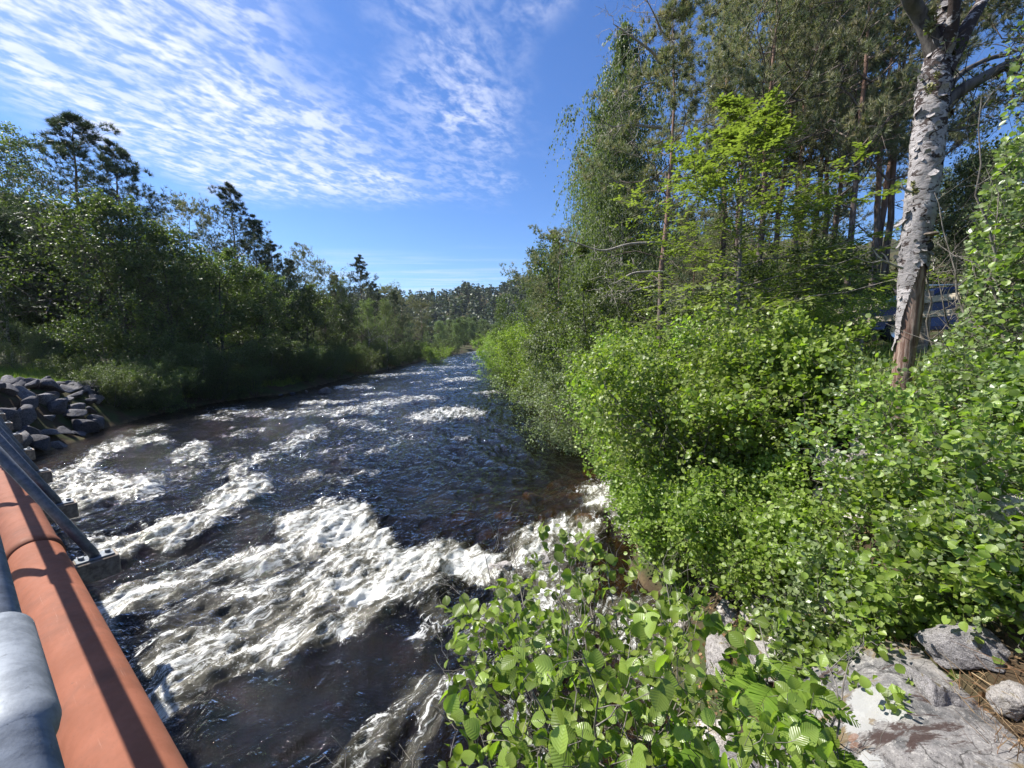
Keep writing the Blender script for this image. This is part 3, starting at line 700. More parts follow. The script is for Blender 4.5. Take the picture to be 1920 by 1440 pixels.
def onrock(px_, py_):                            # the vertex of the boulder facing the camera nearest that direction
    a, b = seen(v[:, 0] + BL[0], v[:, 1] + BL[1], v[:, 2] + BL[2]); cost = (a - px_) ** 2 + (b - py_) ** 2 + ((v[:, 2] < -.05) * 1e5); return tuple(float(c) for c in v[np.argmin(cost)])
spot(onrock(1640, 1315), .13, .26, (.37, .37, .36)); spot(onrock(1612, 1345), .09, .24, (.37, .37, .36)); spot(onrock(1630, 1420), .07, .22, (.42, .42, .41))
spot(onrock(1606, 1376), .035, .12, (.25, .13, .08), .6); spot(onrock(1605, 1402), .028, .10, (.25, .13, .08), .5); spot(onrock(1912, 1340), .05, .16, (.42, .42, .40))
bp = Tt.N('ShaderNodeBump', ins={'Strength': 1, 'Distance': .03, 'Height': Tt.M('ADD', n, Tt.M('MULTIPLY_ADD', sp, .15, Tt.M('MULTIPLY', f, .4)))})
pb = Tt.N('ShaderNodeBsdfPrincipled', ins={'Base Color': col, 'Roughness': .85, 'Specular IOR Level': .25}); Tt.l.new(bp.outputs[0], pb.inputs['Normal'])
finish(Tt, pb.outputs[0])
rock('boulder', mesh('boulder', v, f_, M['lichen_rock'], None, True), BL, 1, (0, 0, 0), 'big grey boulder with white and orange lichen patches at the lower right')
NB = [(1480, 1190, 3.4, .34, 'pale boulder under the alder twigs left of the big lichen boulder'), (1440, 1060, 4.3, .42, 'shaded boulder under the dead stalks'),
      (1915, 1330, 2.2, .30, 'half buried grey stone in the lower right corner'), (1890, 1400, 2.0, .2, 'small grey stone at the right end of the lichen boulder'), (1700, 1090, 3.6, .38, 'grey boulder among the dry bracken'), (1400, 1230, 3.0, .28, 'white-topped stone under the near alder'),
      (1840, 1120, 3.0, .40, 'mossy boulder at the right beneath the birch twigs'), (1600, 1010, 4.4, .40, 'grey boulder in the shade below the dead birch'), (1340, 1010, 5.6, .45, 'dark boulder at the foot of the large alder'),
      (1520, 1280, 2.7, .26, 'grey stone behind the fern fronds'), (1600, 1170, 3.1, .30, 'dusty grey stone over the fern'), (1740, 940, 4.6, .36, 'grey boulder in the leaves right of the dead birch base'),
      (1900, 1190, 2.6, .30, 'brown mossy rock at the right picture edge')]
for k, (px_, py_, Y_, s, lb) in enumerate(NB):
    p = at(px_, py_, Y_); g = float(ground(p[0], p[1])); rock('boulder', BANKR[k % 4], (p[0], p[1], g + .02), s * .72, (.2 * k % 1, 0, k * 1.3), lb)
r = RS(12)
for k in range(70):
    yv = .6 + 11 * r.rand(); xv = xr(yv) + .05 + 2.2 * r.rand() ** 1.2; s = .16 + .26 * r.rand()
    rock('stone', BANKR[k % 4], (xv, yv, float(ground(xv, yv)) + .05), s, (r.rand(), r.rand(), r.rand() * 6), 'grey stone half hidden under the bushes of the right bank', 'stones under the bushes of the right bank')

# ------------------------------------------------------------------ tree kinds (each kind: one trunk mesh and one crown mesh, shared by its copies)
def hz(P_, H): return np.clip(P_[:, 2] / H, 0, 1)


def kind_of(name, H, wood, leaf, bark, leafm, hzs=None):
    wv_, wf = join(wood)
    lv, lf, lt = leaf
    H = float(np.percentile(lv[:, 2], 99.7))
    if hzs is None: hzs = hz(wv_, H)
    return dict(name=name, H=H, trunk=mesh(name + '_trunk', wv_, wf, M[bark], {'hz': hzs}, True), crown=mesh(name + '_crown', lv, lf, M[leafm], {'tint': lt}))


def cat_leaves(ls):
    o = 0; V_, F_, T_ = [], [], []
    for v, f, t in ls: V_.append(v); F_.append(f + o); T_.append(t); o += len(v)
    return np.concatenate(V_), np.concatenate(F_), np.concatenate(T_)


def pine(name, seed, H=18, clear=.45, n1=46, wide=.25, top='round', leafm='pine_needles', r0=.20, tufts=2, lean=.0, dead=9, nd=18, tsize=.28, n2=10, n3=4):
    r = RS(seed)
    st = curve(np.array([[0, 0, -.3]]), nrm(np.array([[lean, 0, 1.]])), np.array([H + .3]), 16, np.zeros(1), .05, r)
    st[:, -1, 2] = H
    R = (r0 * (1 - np.linspace(0, 1, 16) ** 1.2 * .93))[None]; R[0, 0] *= 1.25
    L = np.array([H])
    if top == 'round': lf = lambda t: wide * np.interp(t, [clear, clear + .15, .8, .93, 1], [.75, 1.0, .9, .6, .25])
    elif top == 'spire': lf = lambda t: wide * np.interp(t, [clear, clear + .1, 1], [.8, 1, .05])
    b1, R1, L1 = spawn(r, st, R, L, n1 if top != 'round' else int(n1 * .8), clear, .985, lf, (lambda t: np.interp(t, [clear, .85, 1], [88, 62, 35])) if top == 'round' else (lambda t: np.interp(t, [clear, 1], [86, 50])), 9, .12, 7, .55, .42, lenj=.35)
    b2, R2, L2 = spawn(r, b1, R1, L1, n2, .40 if top == 'round' else .28, 1, lambda t: (.40 if top == 'round' else .46) * (1.15 - t * .6), 48, 12, .10, 4, .35, .5, flat=.55, lift=.12)
    b3, R3, L3 = spawn(r, b2, R2, L2, n3, .3, 1, .42, 42, 14, .15, 3, .2, .5, flat=.35, lift=.18)
    B = len(b3); pos, D = [], []
    for k in range(tufts):
        t = np.full(B, .98) if k == 0 else .35 + .6 * r.rand(B); p, Tn = along(b3, np.arange(B), t); pos.append(p); D.append(Tn + [0, 0, .45])
    p, Tn = along(b2, np.arange(len(b2)), np.full(len(b2), .99)); pos.append(p); D.append(Tn + [0, 0, .4])
    pos = np.concatenate(pos); D = np.concatenate(D) + r.normal(size=pos.shape) * .25
    h = len(pos) // 3
    lv = [cards(r, pos[a], D[a], r.normal(size=D[a].shape), tsize * (.75 + .5 * r.rand(len(pos[a]))), tuft(nd, seed + j, .045)) for j, a in enumerate(np.array_split(r.permutation(len(pos)), 3))]
    wood = [tubes(st, R, 12), tubes(b1, R1, 5), tubes(b2, R2, 3)]
    if dead:
        d1, Q1, K1 = spawn(r, st, R, L, dead, .12, clear + .12, .10, 92, 16, -.25, 6, .8, .25, lenj=.6)
        d2, Q2, K2 = spawn(r, d1, Q1, K1, 4, .3, .95, .45, 50, 16, -.1, 4, .7, .5); wood += [tubes(d1, Q1, 4), tubes(d2, Q2, 3)]
    hzv = np.concatenate([hz(w_[0], H) if q_ == 0 else np.full(len(w_[0]), .22) for q_, w_ in enumerate(sorted(wood, key=lambda a: 0))])
    return kind_of(name, H, wood, cat_leaves(lv), 'pine_bark', leafm, hzv)


def broad(name, seed, H=11, stems=1, clear=.15, n1=26, n2=9, n3=5, nl=13, ang=52, wide=.33, leafm='alder_leaves', bark='alder_bark', size=.13, tmpl=DIA, r0=.13,
          hang=0.0, shape=None, spread=.10, splay=12, up=.8, twig=.45, droop=.1, l3=True):
    r = RS(seed)
    az = np.arange(stems) * 2.4 + r.rand(); an = np.radians(splay * (.5 + r.rand(stems))) if stems > 1 else np.zeros(1)
    D = np.stack([np.sin(an) * np.cos(az), np.sin(an) * np.sin(az), np.cos(an)], 1)
    Sp = np.stack([np.cos(az) * .02 * H * (stems > 1), np.sin(az) * .02 * H * (stems > 1), np.full(stems, -.25)], 1)
    L = (H + .25) * (1 if stems == 1 else (.72 + .28 * r.rand(stems))) ; L = np.atleast_1d(L)
    st = curve(Sp, D, L, 14, np.full(stems, .04), .12, r)
    R = (r0 * (.6 + .4 * L / L.max()))[:, None] * (1 - np.linspace(0, 1, 14) ** 1.1 * .9)[None]
    shape = shape or ([clear, clear + .2, .6, .85, 1], [.6, 1, .95, .6, .25])
    b1, R1, L1 = spawn(r, st, R, L, n1, clear, .99, lambda t: wide * np.interp(t, *shape), lambda t: np.interp(t, [0, 1], [ang + 16, ang - 18]), 10, .18 - hang * .15, 7, .4, .45)
    b2, R2, L2 = spawn(r, b1, R1, L1, n2, .15, 1, lambda t: twig * (1.2 - t * .6), 50, 14, .05 - hang * .4, 5, .35, .5, flat=.3)
    if l3: b3, R3, L3 = spawn(r, b2, R2, L2, n3, .2, 1, (.5 + hang * .8), 48, 16, -hang * 1.4, 5, .25, .5)
    else: b3 = b2
    p, D_, N = scatter(r, b3, nl, .1, 1, spread, droop=droop + hang * .8, up=up - hang * .5)
    s = size * (.65 + .6 * r.rand(len(p)))
    wood = [tubes(st, R, 9), tubes(b1, R1, 4), tubes(b2, R2, 3)]
    return kind_of(name, H, wood, cards(r, p, D_, N, s, tmpl), bark, leafm)


def larch(name, seed, H=10):
    r = RS(seed); st = curve(np.array([[0, 0, -.2]]), np.array([[0, 0, 1.]]), np.array([H + .2]), 14, np.zeros(1), .05, r); st[0, -1, 2] = H
    R = (.09 * (1 - np.linspace(0, 1, 14) * .93))[None]; L = np.array([H])
    b1, R1, L1 = spawn(r, st, R, L, 62, .12, .98, lambda t: .34 * np.interp(t, [0, .3, .7, 1], [.8, 1, .75, .15]), lambda t: np.interp(t, [0, 1], [92, 60]), 8, .06, 8, .35, .42)
    b2, R2, L2 = spawn(r, b1, R1, L1, 16, .12, 1, lambda t: .38 * (1.25 - t), 52, 12, -.15, 5, .25, .5, flat=.8)
    idx = np.repeat(np.arange(len(b2)), 9); t = np.tile(np.linspace(.08, 1, 9), len(b2)); p, Tn = along(b2, idx, np.clip(t, 0, .99)); sd = np.where(np.arange(len(p)) % 2, 1, -1)[:, None]
    side = np.cross(Tn, [0, 0, 1.]); D_ = Tn * .7 + side * sd * .7 + r.normal(size=p.shape) * .22
    N = r.normal(size=p.shape) * .3 + [0, 0, 1]
    FR = (np.array([[0, .05, 0], [0, -.05, 0], [.35, .26, .02], [.42, 0, .03], [.35, -.26, .02], [.75, .17, -.02], [1, 0, -.06], [.75, -.17, -.02]]), np.array([[0, 1, 3], [0, 3, 2], [1, 4, 3], [3, 7, 6], [3, 6, 5]]))
    idx1 = np.repeat(np.arange(len(b1)), 14); p1, T1 = along(b1, idx1, r.rand(len(idx1)) * .98)
    D1 = T1 * .5 + r.normal(size=p1.shape) * .6
    lv = cat_leaves([cards(r, p, D_, N, .19 * (.7 + .6 * r.rand(len(p))), FR), cards(r, p1, D1, np.tile([[0, 0, 1.]], (len(p1), 1)) + r.normal(size=p1.shape) * .3, .13 * (.7 + .6 * r.rand(len(p1))), FR)])
    return kind_of(name, H, [tubes(st, R, 8), tubes(b1, R1, 4), tubes(b2, R2, 3)], lv, 'alder_bark', 'larch_needles')


K = {}
K['pineA'] = pine('pine', 1, 18, .50, 44, .24)
K['pineB'] = pine('pine', 2, 18, .38, 48, .25, lean=.03, tufts=3)
K['pineC'] = pine('pine', 3, 17, .55, 34, .26, dead=16)
K['pineD'] = pine('pine', 6, 18, .52, 30, .17, r0=.17, dead=18, n2=8)
K['pineE'] = pine('pine', 7, 18, .52, 32, .17, r0=.19, dead=0, n2=8)
K['spire'] = pine('pine', 4, 15, .15, 60, .27, 'spire', 'pine_needles_cool', .15, dead=4, tsize=.24, nd=14, n2=8)
K['spire2'] = pine('pine', 5, 14, .25, 44, .31, 'spire', 'pine_needles_cool', .15, dead=8, tsize=.26, nd=13, n2=9, n3=3, tufts=2)
K['birch'] = broad('birch', 11, 17, 1, .18, 38, 10, 5, 24, 38, .28, 'birch_leaves', 'birch_bark', .15, r0=.15, hang=.75, spread=.06)
K['birch2'] = broad('birch', 12, 14, 1, .15, 32, 9, 5, 12, 42, .26, 'birch_leaves', 'birch_bark', .12, r0=.12, hang=.4, spread=.08)
K['alder'] = broad('alder_tree', 21, 12, 1, .12, 34, 9, 5, 9, 58, .34, 'alder_leaves', 'dark_bark', .19, r0=.14, spread=.14)
K['alder2'] = broad('alder_tree', 22, 11, 3, .10, 14, 9, 5, 8, 55, .36, 'alder_leaves', 'dark_bark', .19, r0=.11, spread=.12)
K['alder3'] = broad('alder_tree', 23, 9, 4, .05, 12, 8, 5, 10, 55, .38, 'alder_leaves', 'dark_bark', .15, r0=.08, splay=20, spread=.11)
K['far'] = broad('far_tree', 24, 10, 1, .08, 24, 7, 4, 10, 50, .30, 'far_leaves', 'dark_bark', .26, r0=.13, spread=.2)
K['bush'] = broad('bush', 25, 3, 7, .02, 9, 7, 4, 8, 50, .42, 'alder_leaves', 'alder_bark', .075, r0=.022, splay=38, spread=.06)
K['greybush'] = broad('bush', 26, 3.6, 8, .03, 10, 8, 4, 9, 45, .36, 'willow_leaves', 'alder_bark', .058, r0=.025, splay=30, spread=.05, hang=.35)
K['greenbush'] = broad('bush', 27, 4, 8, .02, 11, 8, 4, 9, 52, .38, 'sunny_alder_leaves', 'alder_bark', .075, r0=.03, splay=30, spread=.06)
K['larch'] = larch('larch', 28, 10)


def plant(kind, x, y, H, label, cat, group=None, rz=None, z=None, wide=1.0, name=None, sink=.0):
    k = K[kind]; s = H / k['H']; z = float(ground(x, y)) - sink if z is None else z
    t = thing(name or k['name'], label, cat, (x, y, z), rz if rz is not None else (x * 7.3 + y * 3.1) % 6.28, group, (s * wide, s * wide, s))
    obj('trunk', k['trunk'], t); obj('crown', k['crown'], t)
    return t


def by_sight(kind, px_, Y_, pytop, label, cat, group=None, rz=None, wide=1.0, name=None, zoff=0):
    x = (px_ - 960) / 750 * (Y_ * ct + .1 * Y_ * 0 + .0)
    top = at(px_, pytop, Y_); x = top[0] if pytop > 300 else at(px_, 500, Y_)[0]
    z = float(ground(x, Y_)); H = top[2] - z
    return plant(kind, x, Y_, H, label, cat, group, rz, None, wide, name)


# --- left bank, tall trees of the skyline
GL = 'trees on the far left bank'
LEFT = [('spire2', 162, 31, 213, 'tall open pine with a pointed top, highest tree on the left bank', 'pine tree', 1.15),
        ('birch2', 40, 36, 232, 'dark leafy tree at the left picture edge', 'tree', 1.2),
        ('alder', 215, 27.5, 365, 'broad leafy alder standing in front of the highest left pine', 'alder tree', 1.0),
        ('alder2', 90, 34, 370, 'leafy alder between the left picture edge and the highest pine', 'alder tree', 1.0),
        ('pineC', 345, 42, 358, 'pine with a flat tufted top behind the alders of the left bank', 'pine tree', .8),
        ('spire2', 432, 44, 347, 'slender pine with open whorled branches against the cloud edge', 'pine tree', .95),
        ('spire', 474, 45, 405, 'dark dense pine just right of the slender open pine', 'pine tree', 1.0),
        ('pineA', 568, 58, 458, 'small round-topped pine alone on the skyline of the left bank', 'pine tree', .8),
        ('pineC', 604, 60, 492, 'dark low pine beside the small round-topped pine', 'pine tree', .9),
        ('spire', 672, 66, 478, 'dark pointed conifer like a cone, right of the middle of the left bank', 'pine tree', 1.0),
        ('birch2', 640, 60, 520, 'pale thin birch left of the dark pointed conifer', 'birch tree', .9),
        ('alder', 310, 29, 420, 'leafy alder with wide crown, right of the tall open pine', 'alder tree', 1.0),
        ('alder2', 400, 33, 470, 'leafy alder under the slender skyline pine', 'alder tree', 1.1),
        ('alder', 480, 37, 500, 'bright leafy alder below the dense dark pine', 'alder tree', 1.0),
        ('alder2', 560, 43, 530, 'leafy alder below the small round-topped pine', 'alder tree', 1.0),
        ('spire2', 238, 33, 268, 'open pine with thin curved branches just right of the highest left pine', 'pine tree', 1.0),
        ('spire', 508, 48, 452, 'small dark pine right of the dense dark pine', 'pine tree', 1.0),
        ('spire', 628, 62, 512, 'low dark conifer left of the cone-shaped conifer', 'pine tree', 1.0),
        ('spire', 700, 72, 528, 'dark conifer right beside the cone-shaped conifer', 'pine tree', 1.1),
        ('spire', 738, 76, 545, 'small dark conifer between the brownish pines of the left bank', 'pine tree', 1.0),
        ('spire2', 540, 50, 485, 'thin open pine left of the small round-topped pine', 'pine tree', 1.0),
        ('pineB', 722, 82, 532, 'brownish pine first in the row of wide pines downstream of the pointed conifer', 'pine tree', 1.0),
        ('pineC', 752, 88, 545, 'brownish pine second in the row of wide pines', 'pine tree', 1.1),
        ('pineB', 790, 100, 562, 'dark pine last in the row of wide pines on the left bank', 'pine tree', 1.1),
        ('birch2', 722, 60, 560, 'pale green birch standing low before the row of wide pines', 'birch tree', .8)]
for kd, px_, Y_, pt_, lb, ct_, wd in LEFT: by_sight(kd, px_, Y_, pt_, lb, ct_, GL, wide=wd)
r = RS(8)
for k in range(62):                               # the wood behind and between them
    yv = 22 + 95 * r.rand() ** 1.3; d = 5 + 26 * r.rand(); xv = xl(yv) - d
    if yv < 40 and d < 15 : continue
    pxx, pyy = seen(xv, yv, 6)
    if pxx < -500: continue
    top = np.interp(pxx, [-200, 0, 100, 250, 330, 470, 560, 650, 720, 800, 900], [300, 300, 400, 420, 460, 495, 535, 555, 580, 597, 606]) + 16
    H = min((640 - top) / 750 * yv + CAMH - float(ground(xv, yv)), 19); H *= .82 + .18 * r.rand()
    kd = ['alder', 'alder2', 'birch2', 'pineA', 'alder3', 'spire', 'alder', 'pineC'][k % 8]
    lb = {'p': 'pine standing among the trees of the shaded left wood', 's': 'pine standing among the trees of the shaded left wood', 'a': 'alder standing among the trees of the shaded left wood', 'b': 'birch standing among the trees of the shaded left wood'}[kd[0]]
    plant(kd, xv, yv, H, lb, {'p': 'pine tree', 's': 'pine tree', 'a': 'alder tree', 'b': 'birch tree'}[kd[0]], lb[:lb.index(' ')].replace('birch', 'birche') + 's of the left wood')
for k in range(64):                               # bushes along the left water edge
    yv = 24.5 + 110 * (k / 64) ** 1.6 + r.rand(); xv = xl(yv) - .3 - 1.8 * r.rand()
    if yv < 25.5: continue
    plant(['alder3', 'bush', 'alder3', 'alder2', 'bush'][k % 5], xv, yv, (1.6 + 2.0 * r.rand()) * (1 + yv / 400), 'leafy bush hanging over the edge of the left bank', 'bush', 'bushes along the left water edge', name='bush')
for k in range(40):
    yv = 30 + 45 * r.rand(); xv = xl(yv) - 5 - 26 * r.rand()
    plant(['bush', 'greybush'][k % 2], xv, yv, 1.2 + 1.4 * r.rand(), 'low bush on the shaded floor of the left wood', 'bush', 'undergrowth of the left wood', name='bush')
for k in range(22):
    yv = 18.3 + 8.5 * k / 22; xv = xl(yv) - .2 - 1.6 * r.rand()
    if seen(xv, yv, .5)[0] < 196: continue
    plant(['bush', 'alder3', 'greybush'][k % 3], xv, yv, 1.2 + 1.5 * r.rand(), 'low dark bush hanging over the calm water beside the stone pile', 'bush', 'bushes beside the stone pile', name='bush')
for px_, Y_, pt_, kd, lb in [(200, 25.5, 585, 'bush', 'pale leafed bush with bare crooked stems above the stone pile'), (592, 48, 655, 'bush', 'small grey bush leaning out over the left water edge'), (815, 75, 640, 'greenbush', 'small bright green sapling standing at the left water edge'),
                             (30, 26.5, 600, 'greybush', 'grey leafed bush at the left picture edge behind the grass'), (120, 23.8, 665, 'bush', 'low leafy bush at the end of the grass bank'), (690, 55, 560, 'birch2', 'slim young birch with a white stem on the left bank')]:
    by_sight(kd, px_, Y_, pt_, lb, 'bush' if kd != 'birch2' else 'birch tree')
for k in range(26):                               # closing the bend of the river
    px_ = 815 + 150 * r.rand(); yv = 150 + 90 * r.rand(); p_ = at(px_, 600, yv)
    if p_[0] > xl(yv) - 1: continue
    plant('far', p_[0], yv, 6 + 8 * r.rand(), 'pale green tree where the river bends out of sight', 'tree', 'trees at the bend of the river', name='tree')
for k in range(26):
    yv = 215 + 40 * r.rand(); xv = -70 + 3.4 * k + 2 * r.rand(); plant('far', xv, yv, 10 + 6 * r.rand(), 'pale green tree beyond the bend of the river', 'tree', 'trees beyond the bend of the river', name='tree')

# --- right bank
GR = 'trees on the right bank'
RIGHT = [('pineD', 1243, 12.5, -60, 'tall straight pine with a bare lower trunk and few crooked limbs', 'pine tree', 1.0, 1.0),
         ('birch', 1170, 19, 62, 'weeping birch with long hanging pale green twigs behind the crooked pine', 'birch tree', .62, 2.0),
         ('birch', 1120, 24, 215, 'lower weeping birch at the outer edge of the right wood', 'birch tree', .55, 4.0),
         ('birch', 1150, 21, 150, 'tall weeping birch between the two others at the outer edge of the right wood', 'birch tree', .55, 3.1),
         ('pineB', 1045, 31, 418, 'leaning pine with a crown to the river side, outermost of the right bank', 'pine tree', .95, .6),
         ('pineA', 1425, 14, -220, 'reddish slim pine left of the thick pine', 'pine tree', .8, 3.0),
         ('pineB', 1480, 16, -150, 'slim dark pine trunk behind the reddish slim pine', 'pine tree', .8, 1.0),
         ('pineA', 1520, 19, -60, 'slim pine trunk deep in the right wood behind the larch', 'pine tree', .9, 5.0),
         ('pineB', 1596, 11.5, -420, 'thick red-brown pine with a heavy crown left of the dead birch', 'pine tree', .62, 2.2),
         ('pineE', 1672, 16, -160, 'pine trunk just behind the dead birch', 'pine tree', .9, 3.4),
         ('pineE', 1925, 9.5, -300, 'pine trunk at the right picture edge', 'pine tree', .9, 1.2),
         ('larch', 1385, 9.3, 200, 'bright yellow-green larch with feathery flat sprays', 'larch tree', 1.3, 1.0),
         ('larch', 1510, 12.5, 360, 'small bright larch right of the larger larch', 'larch tree', .9, 2.0),
         ('alder3', 1150, 15.5, 445, 'mid green alder under the weeping birch', 'alder tree', .9, 1.0),
         ('birch2', 1935, 9.5, 150, 'leafy birch rising at the right picture edge', 'birch tree', .8, 1.0),
         ('alder', 1840, 15, 285, 'dark green broad tree behind the dead birch limb', 'alder tree', .9, 1.0),
         ('greybush', 1115, 17.5, 545, 'tall grey-green willow bush beside the water', 'willow bush', 1.0, 1.0),
         ('greybush', 1085, 14.8, 640, 'lower grey-green willow bush hanging over the dark water', 'willow bush', 1.1, 2.0),
         ('greenbush', 1020, 27, 600, 'sunny green bush between the willow and the outer river bend', 'bush', 1.1, 1.0),
         ('greenbush', 965, 38, 615, 'sunny green bush farthest out on the right bank', 'bush', 1.1, 3.0),
         ('alder3', 1000, 36, 545, 'bright green alder below the leaning pine', 'alder tree', .9, 3.0)]
RT = []
for kd, px_, Y_, pt_, lb, ct_, wd, rz in RIGHT: RT.append(by_sight(kd, px_, Y_, pt_, lb, ct_, GR, rz=rz, wide=wd))
for px_, Y_, lb in [(1455, 17, 'slim pine trunk between the reddish pine and the small larch'), (1500, 20, 'slim pine trunk behind the small larch'), (1540, 17.5, 'slim pine trunk right of the small larch'), (1560, 24, 'distant slim pine trunk left of the thick pine'),
                    (1648, 15, 'slim pine trunk between the thick pine and the dead birch'), (1635, 21, 'distant slim pine trunk right of the thick pine'), (1352, 20, 'slim pine left of the larch'), (1380, 24, 'slim pine behind the larch')]:
    by_sight('pineE' if px_ > 1600 else 'pineD', px_, Y_, -80, lb, 'pine tree', GR, rz=px_ * .7)
for k in range(46):
    yv = 12 + 70 * r.rand() ** 1.3; d = (6 if yv < 20 else 4) + 30 * r.rand(); xv = xr(yv) + d
    pxx, pyy = seen(xv, yv, 6)
    if pxx > 2500 or (yv < 14 and pxx > 1560) : continue
    if 1230 < pxx < 1330 and yv < 30 and d < 9: continue
    top = np.interp(pxx, [940, 1050, 1100, 1240, 1260, 1345, 1370, 1420, 1650, 1730, 1770, 1840, 1920], [560, 430, 200, 190, 330, 330, 20, -50, -50, 250, 330, 300, 170])
    H = min((640 - top) / 750 * yv + CAMH - float(ground(xv, yv)), 17) * (.7 + .3 * r.rand())
    kd = ['pineA', 'pineB', 'alder', 'pineC', 'birch2', 'pineB', 'alder2', 'pineA'][k % 8]
    if 1350 < pxx < 1700:
        if yv < 24: continue
        if k % 2: kd = 'pineD'; H = 15 + 5 * r.rand()
        else: kd = 'alder3'; H = min((640 - 480) / 750 * yv + .6, 8)
    kd = 'alder3' if H < 6 else kd
    sp_n = {'p': 'pine', 'a': 'alder', 'b': 'birch'}[kd[0]]
    plant(kd, xv, yv, H, sp_n + ' standing among the trees deep in the right wood', sp_n + ' tree', sp_n.replace('birch', 'birche') + 's of the right wood', wide=.8)
for k in range(34):
    yv = 20 + 110 * (k / 34) ** 1.5; xv = xr(yv) + 1.0 + 1.5 * r.rand()
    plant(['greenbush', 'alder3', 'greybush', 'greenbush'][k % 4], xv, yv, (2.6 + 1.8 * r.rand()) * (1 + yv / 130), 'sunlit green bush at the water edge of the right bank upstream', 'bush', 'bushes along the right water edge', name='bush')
for k in range(30):                               # undergrowth behind the near alders
    yv = 9 + 12 * r.rand(); xv = xr(yv) + 3.6 + 10 * r.rand()
    pxx, _ = seen(xv, yv, 4)
    if pxx > 1560 and yv < 15: continue
    plant(['bush', 'greenbush', 'alder3'][k % 3], xv, yv, 1.8 + 1.8 * r.rand(), 'green undergrowth bush in the right wood', 'bush', 'undergrowth of the right wood', name='bush')

# --- hill wood: one mass of far trees
r = RS(31)
N_ = 5200; yv = 255 + 380 * r.rand(N_); xv = (r.rand(N_) - .5) * 560 * (yv / 450) - 5
zv = ground(xv, yv); Hh = 8 + 7 * r.rand(N_)
n = 34; tt = r.rand(N_, n) ** .8; az = r.rand(N_, n) * 6.28; rad = Hh[:, None] * .20 * (1.02 - tt * .85) * (.5 + .5 * r.rand(N_, n))
pos = np.stack([xv[:, None] + np.cos(az) * rad, yv[:, None] + np.sin(az) * rad, zv[:, None] + Hh[:, None] * (.12 + .88 * tt)], -1).reshape(-1, 3)
D = np.stack([np.cos(az), np.sin(az), -.2 + 0 * az], -1).reshape(-1, 3) + r.normal(size=pos.shape) * .3
v, f, t = cards(r, pos, D, r.normal(size=pos.shape) * .5 + [0, 0, .9], np.repeat(Hh, n) * .15, (np.array([[-.4, 0, 0], [.4, .6, 0], [1, 0, -.1], [.4, -.6, 0]]), DIA[1]), np.repeat(r.rand(N_), n))
obj('hill_forest', mesh('hill_forest', v, f, M['pine_needles_cool'], {'tint': t}), kind='stuff', label='dense pine forest covering the far hill', category='forest')

# ------------------------------------------------------------------ near alders on the right bank, with leaves one can pick out
def hero_leaf(seed):
    r = RS(seed); nu, nv = 6, 4; us = np.linspace(0, 1, nu + 1); w_ = np.array([.0, .30, .44, .47, .43, .29, .04]) ; Vt = []; uvs = []
    cup = .10 + .14 * r.rand(); cur = -.10 - .25 * r.rand(); tw = (r.rand() - .5) * .4
    for a, ww in zip(us, w_):
        for k in range(nv + 1):
            s_ = (k / nv * 2 - 1); yv_ = s_ * ww; Vt.append((a, yv_, cup * abs(s_) * ww * 1.6 + cur * a * a + tw * yv_ * a + .018 * math.sin(a * 19 + abs(s_) * 4))); uvs.append((a, yv_, 0))
    i = np.arange((nu + 1) * (nv + 1)).reshape(nu + 1, nv + 1)
    return np.array(Vt), np.stack([i[:-1, :-1], i[1:, :-1], i[1:, 1:], i[:-1, 1:]], -1).reshape(-1, 4), np.array(uvs)


HL = [hero_leaf(60 + k) for k in range(5)]
HLM = [mesh('alder_leaf', v, f, M['veined_leaves'], {'leafuv': uv, 'tint': np.zeros(len(v))}, True) for v, f, uv in HL]


def frames(D, N):
    D = nrm(D); Sd = nrm(np.cross(N, D)); N = np.cross(D, Sd); return D, Sd, N


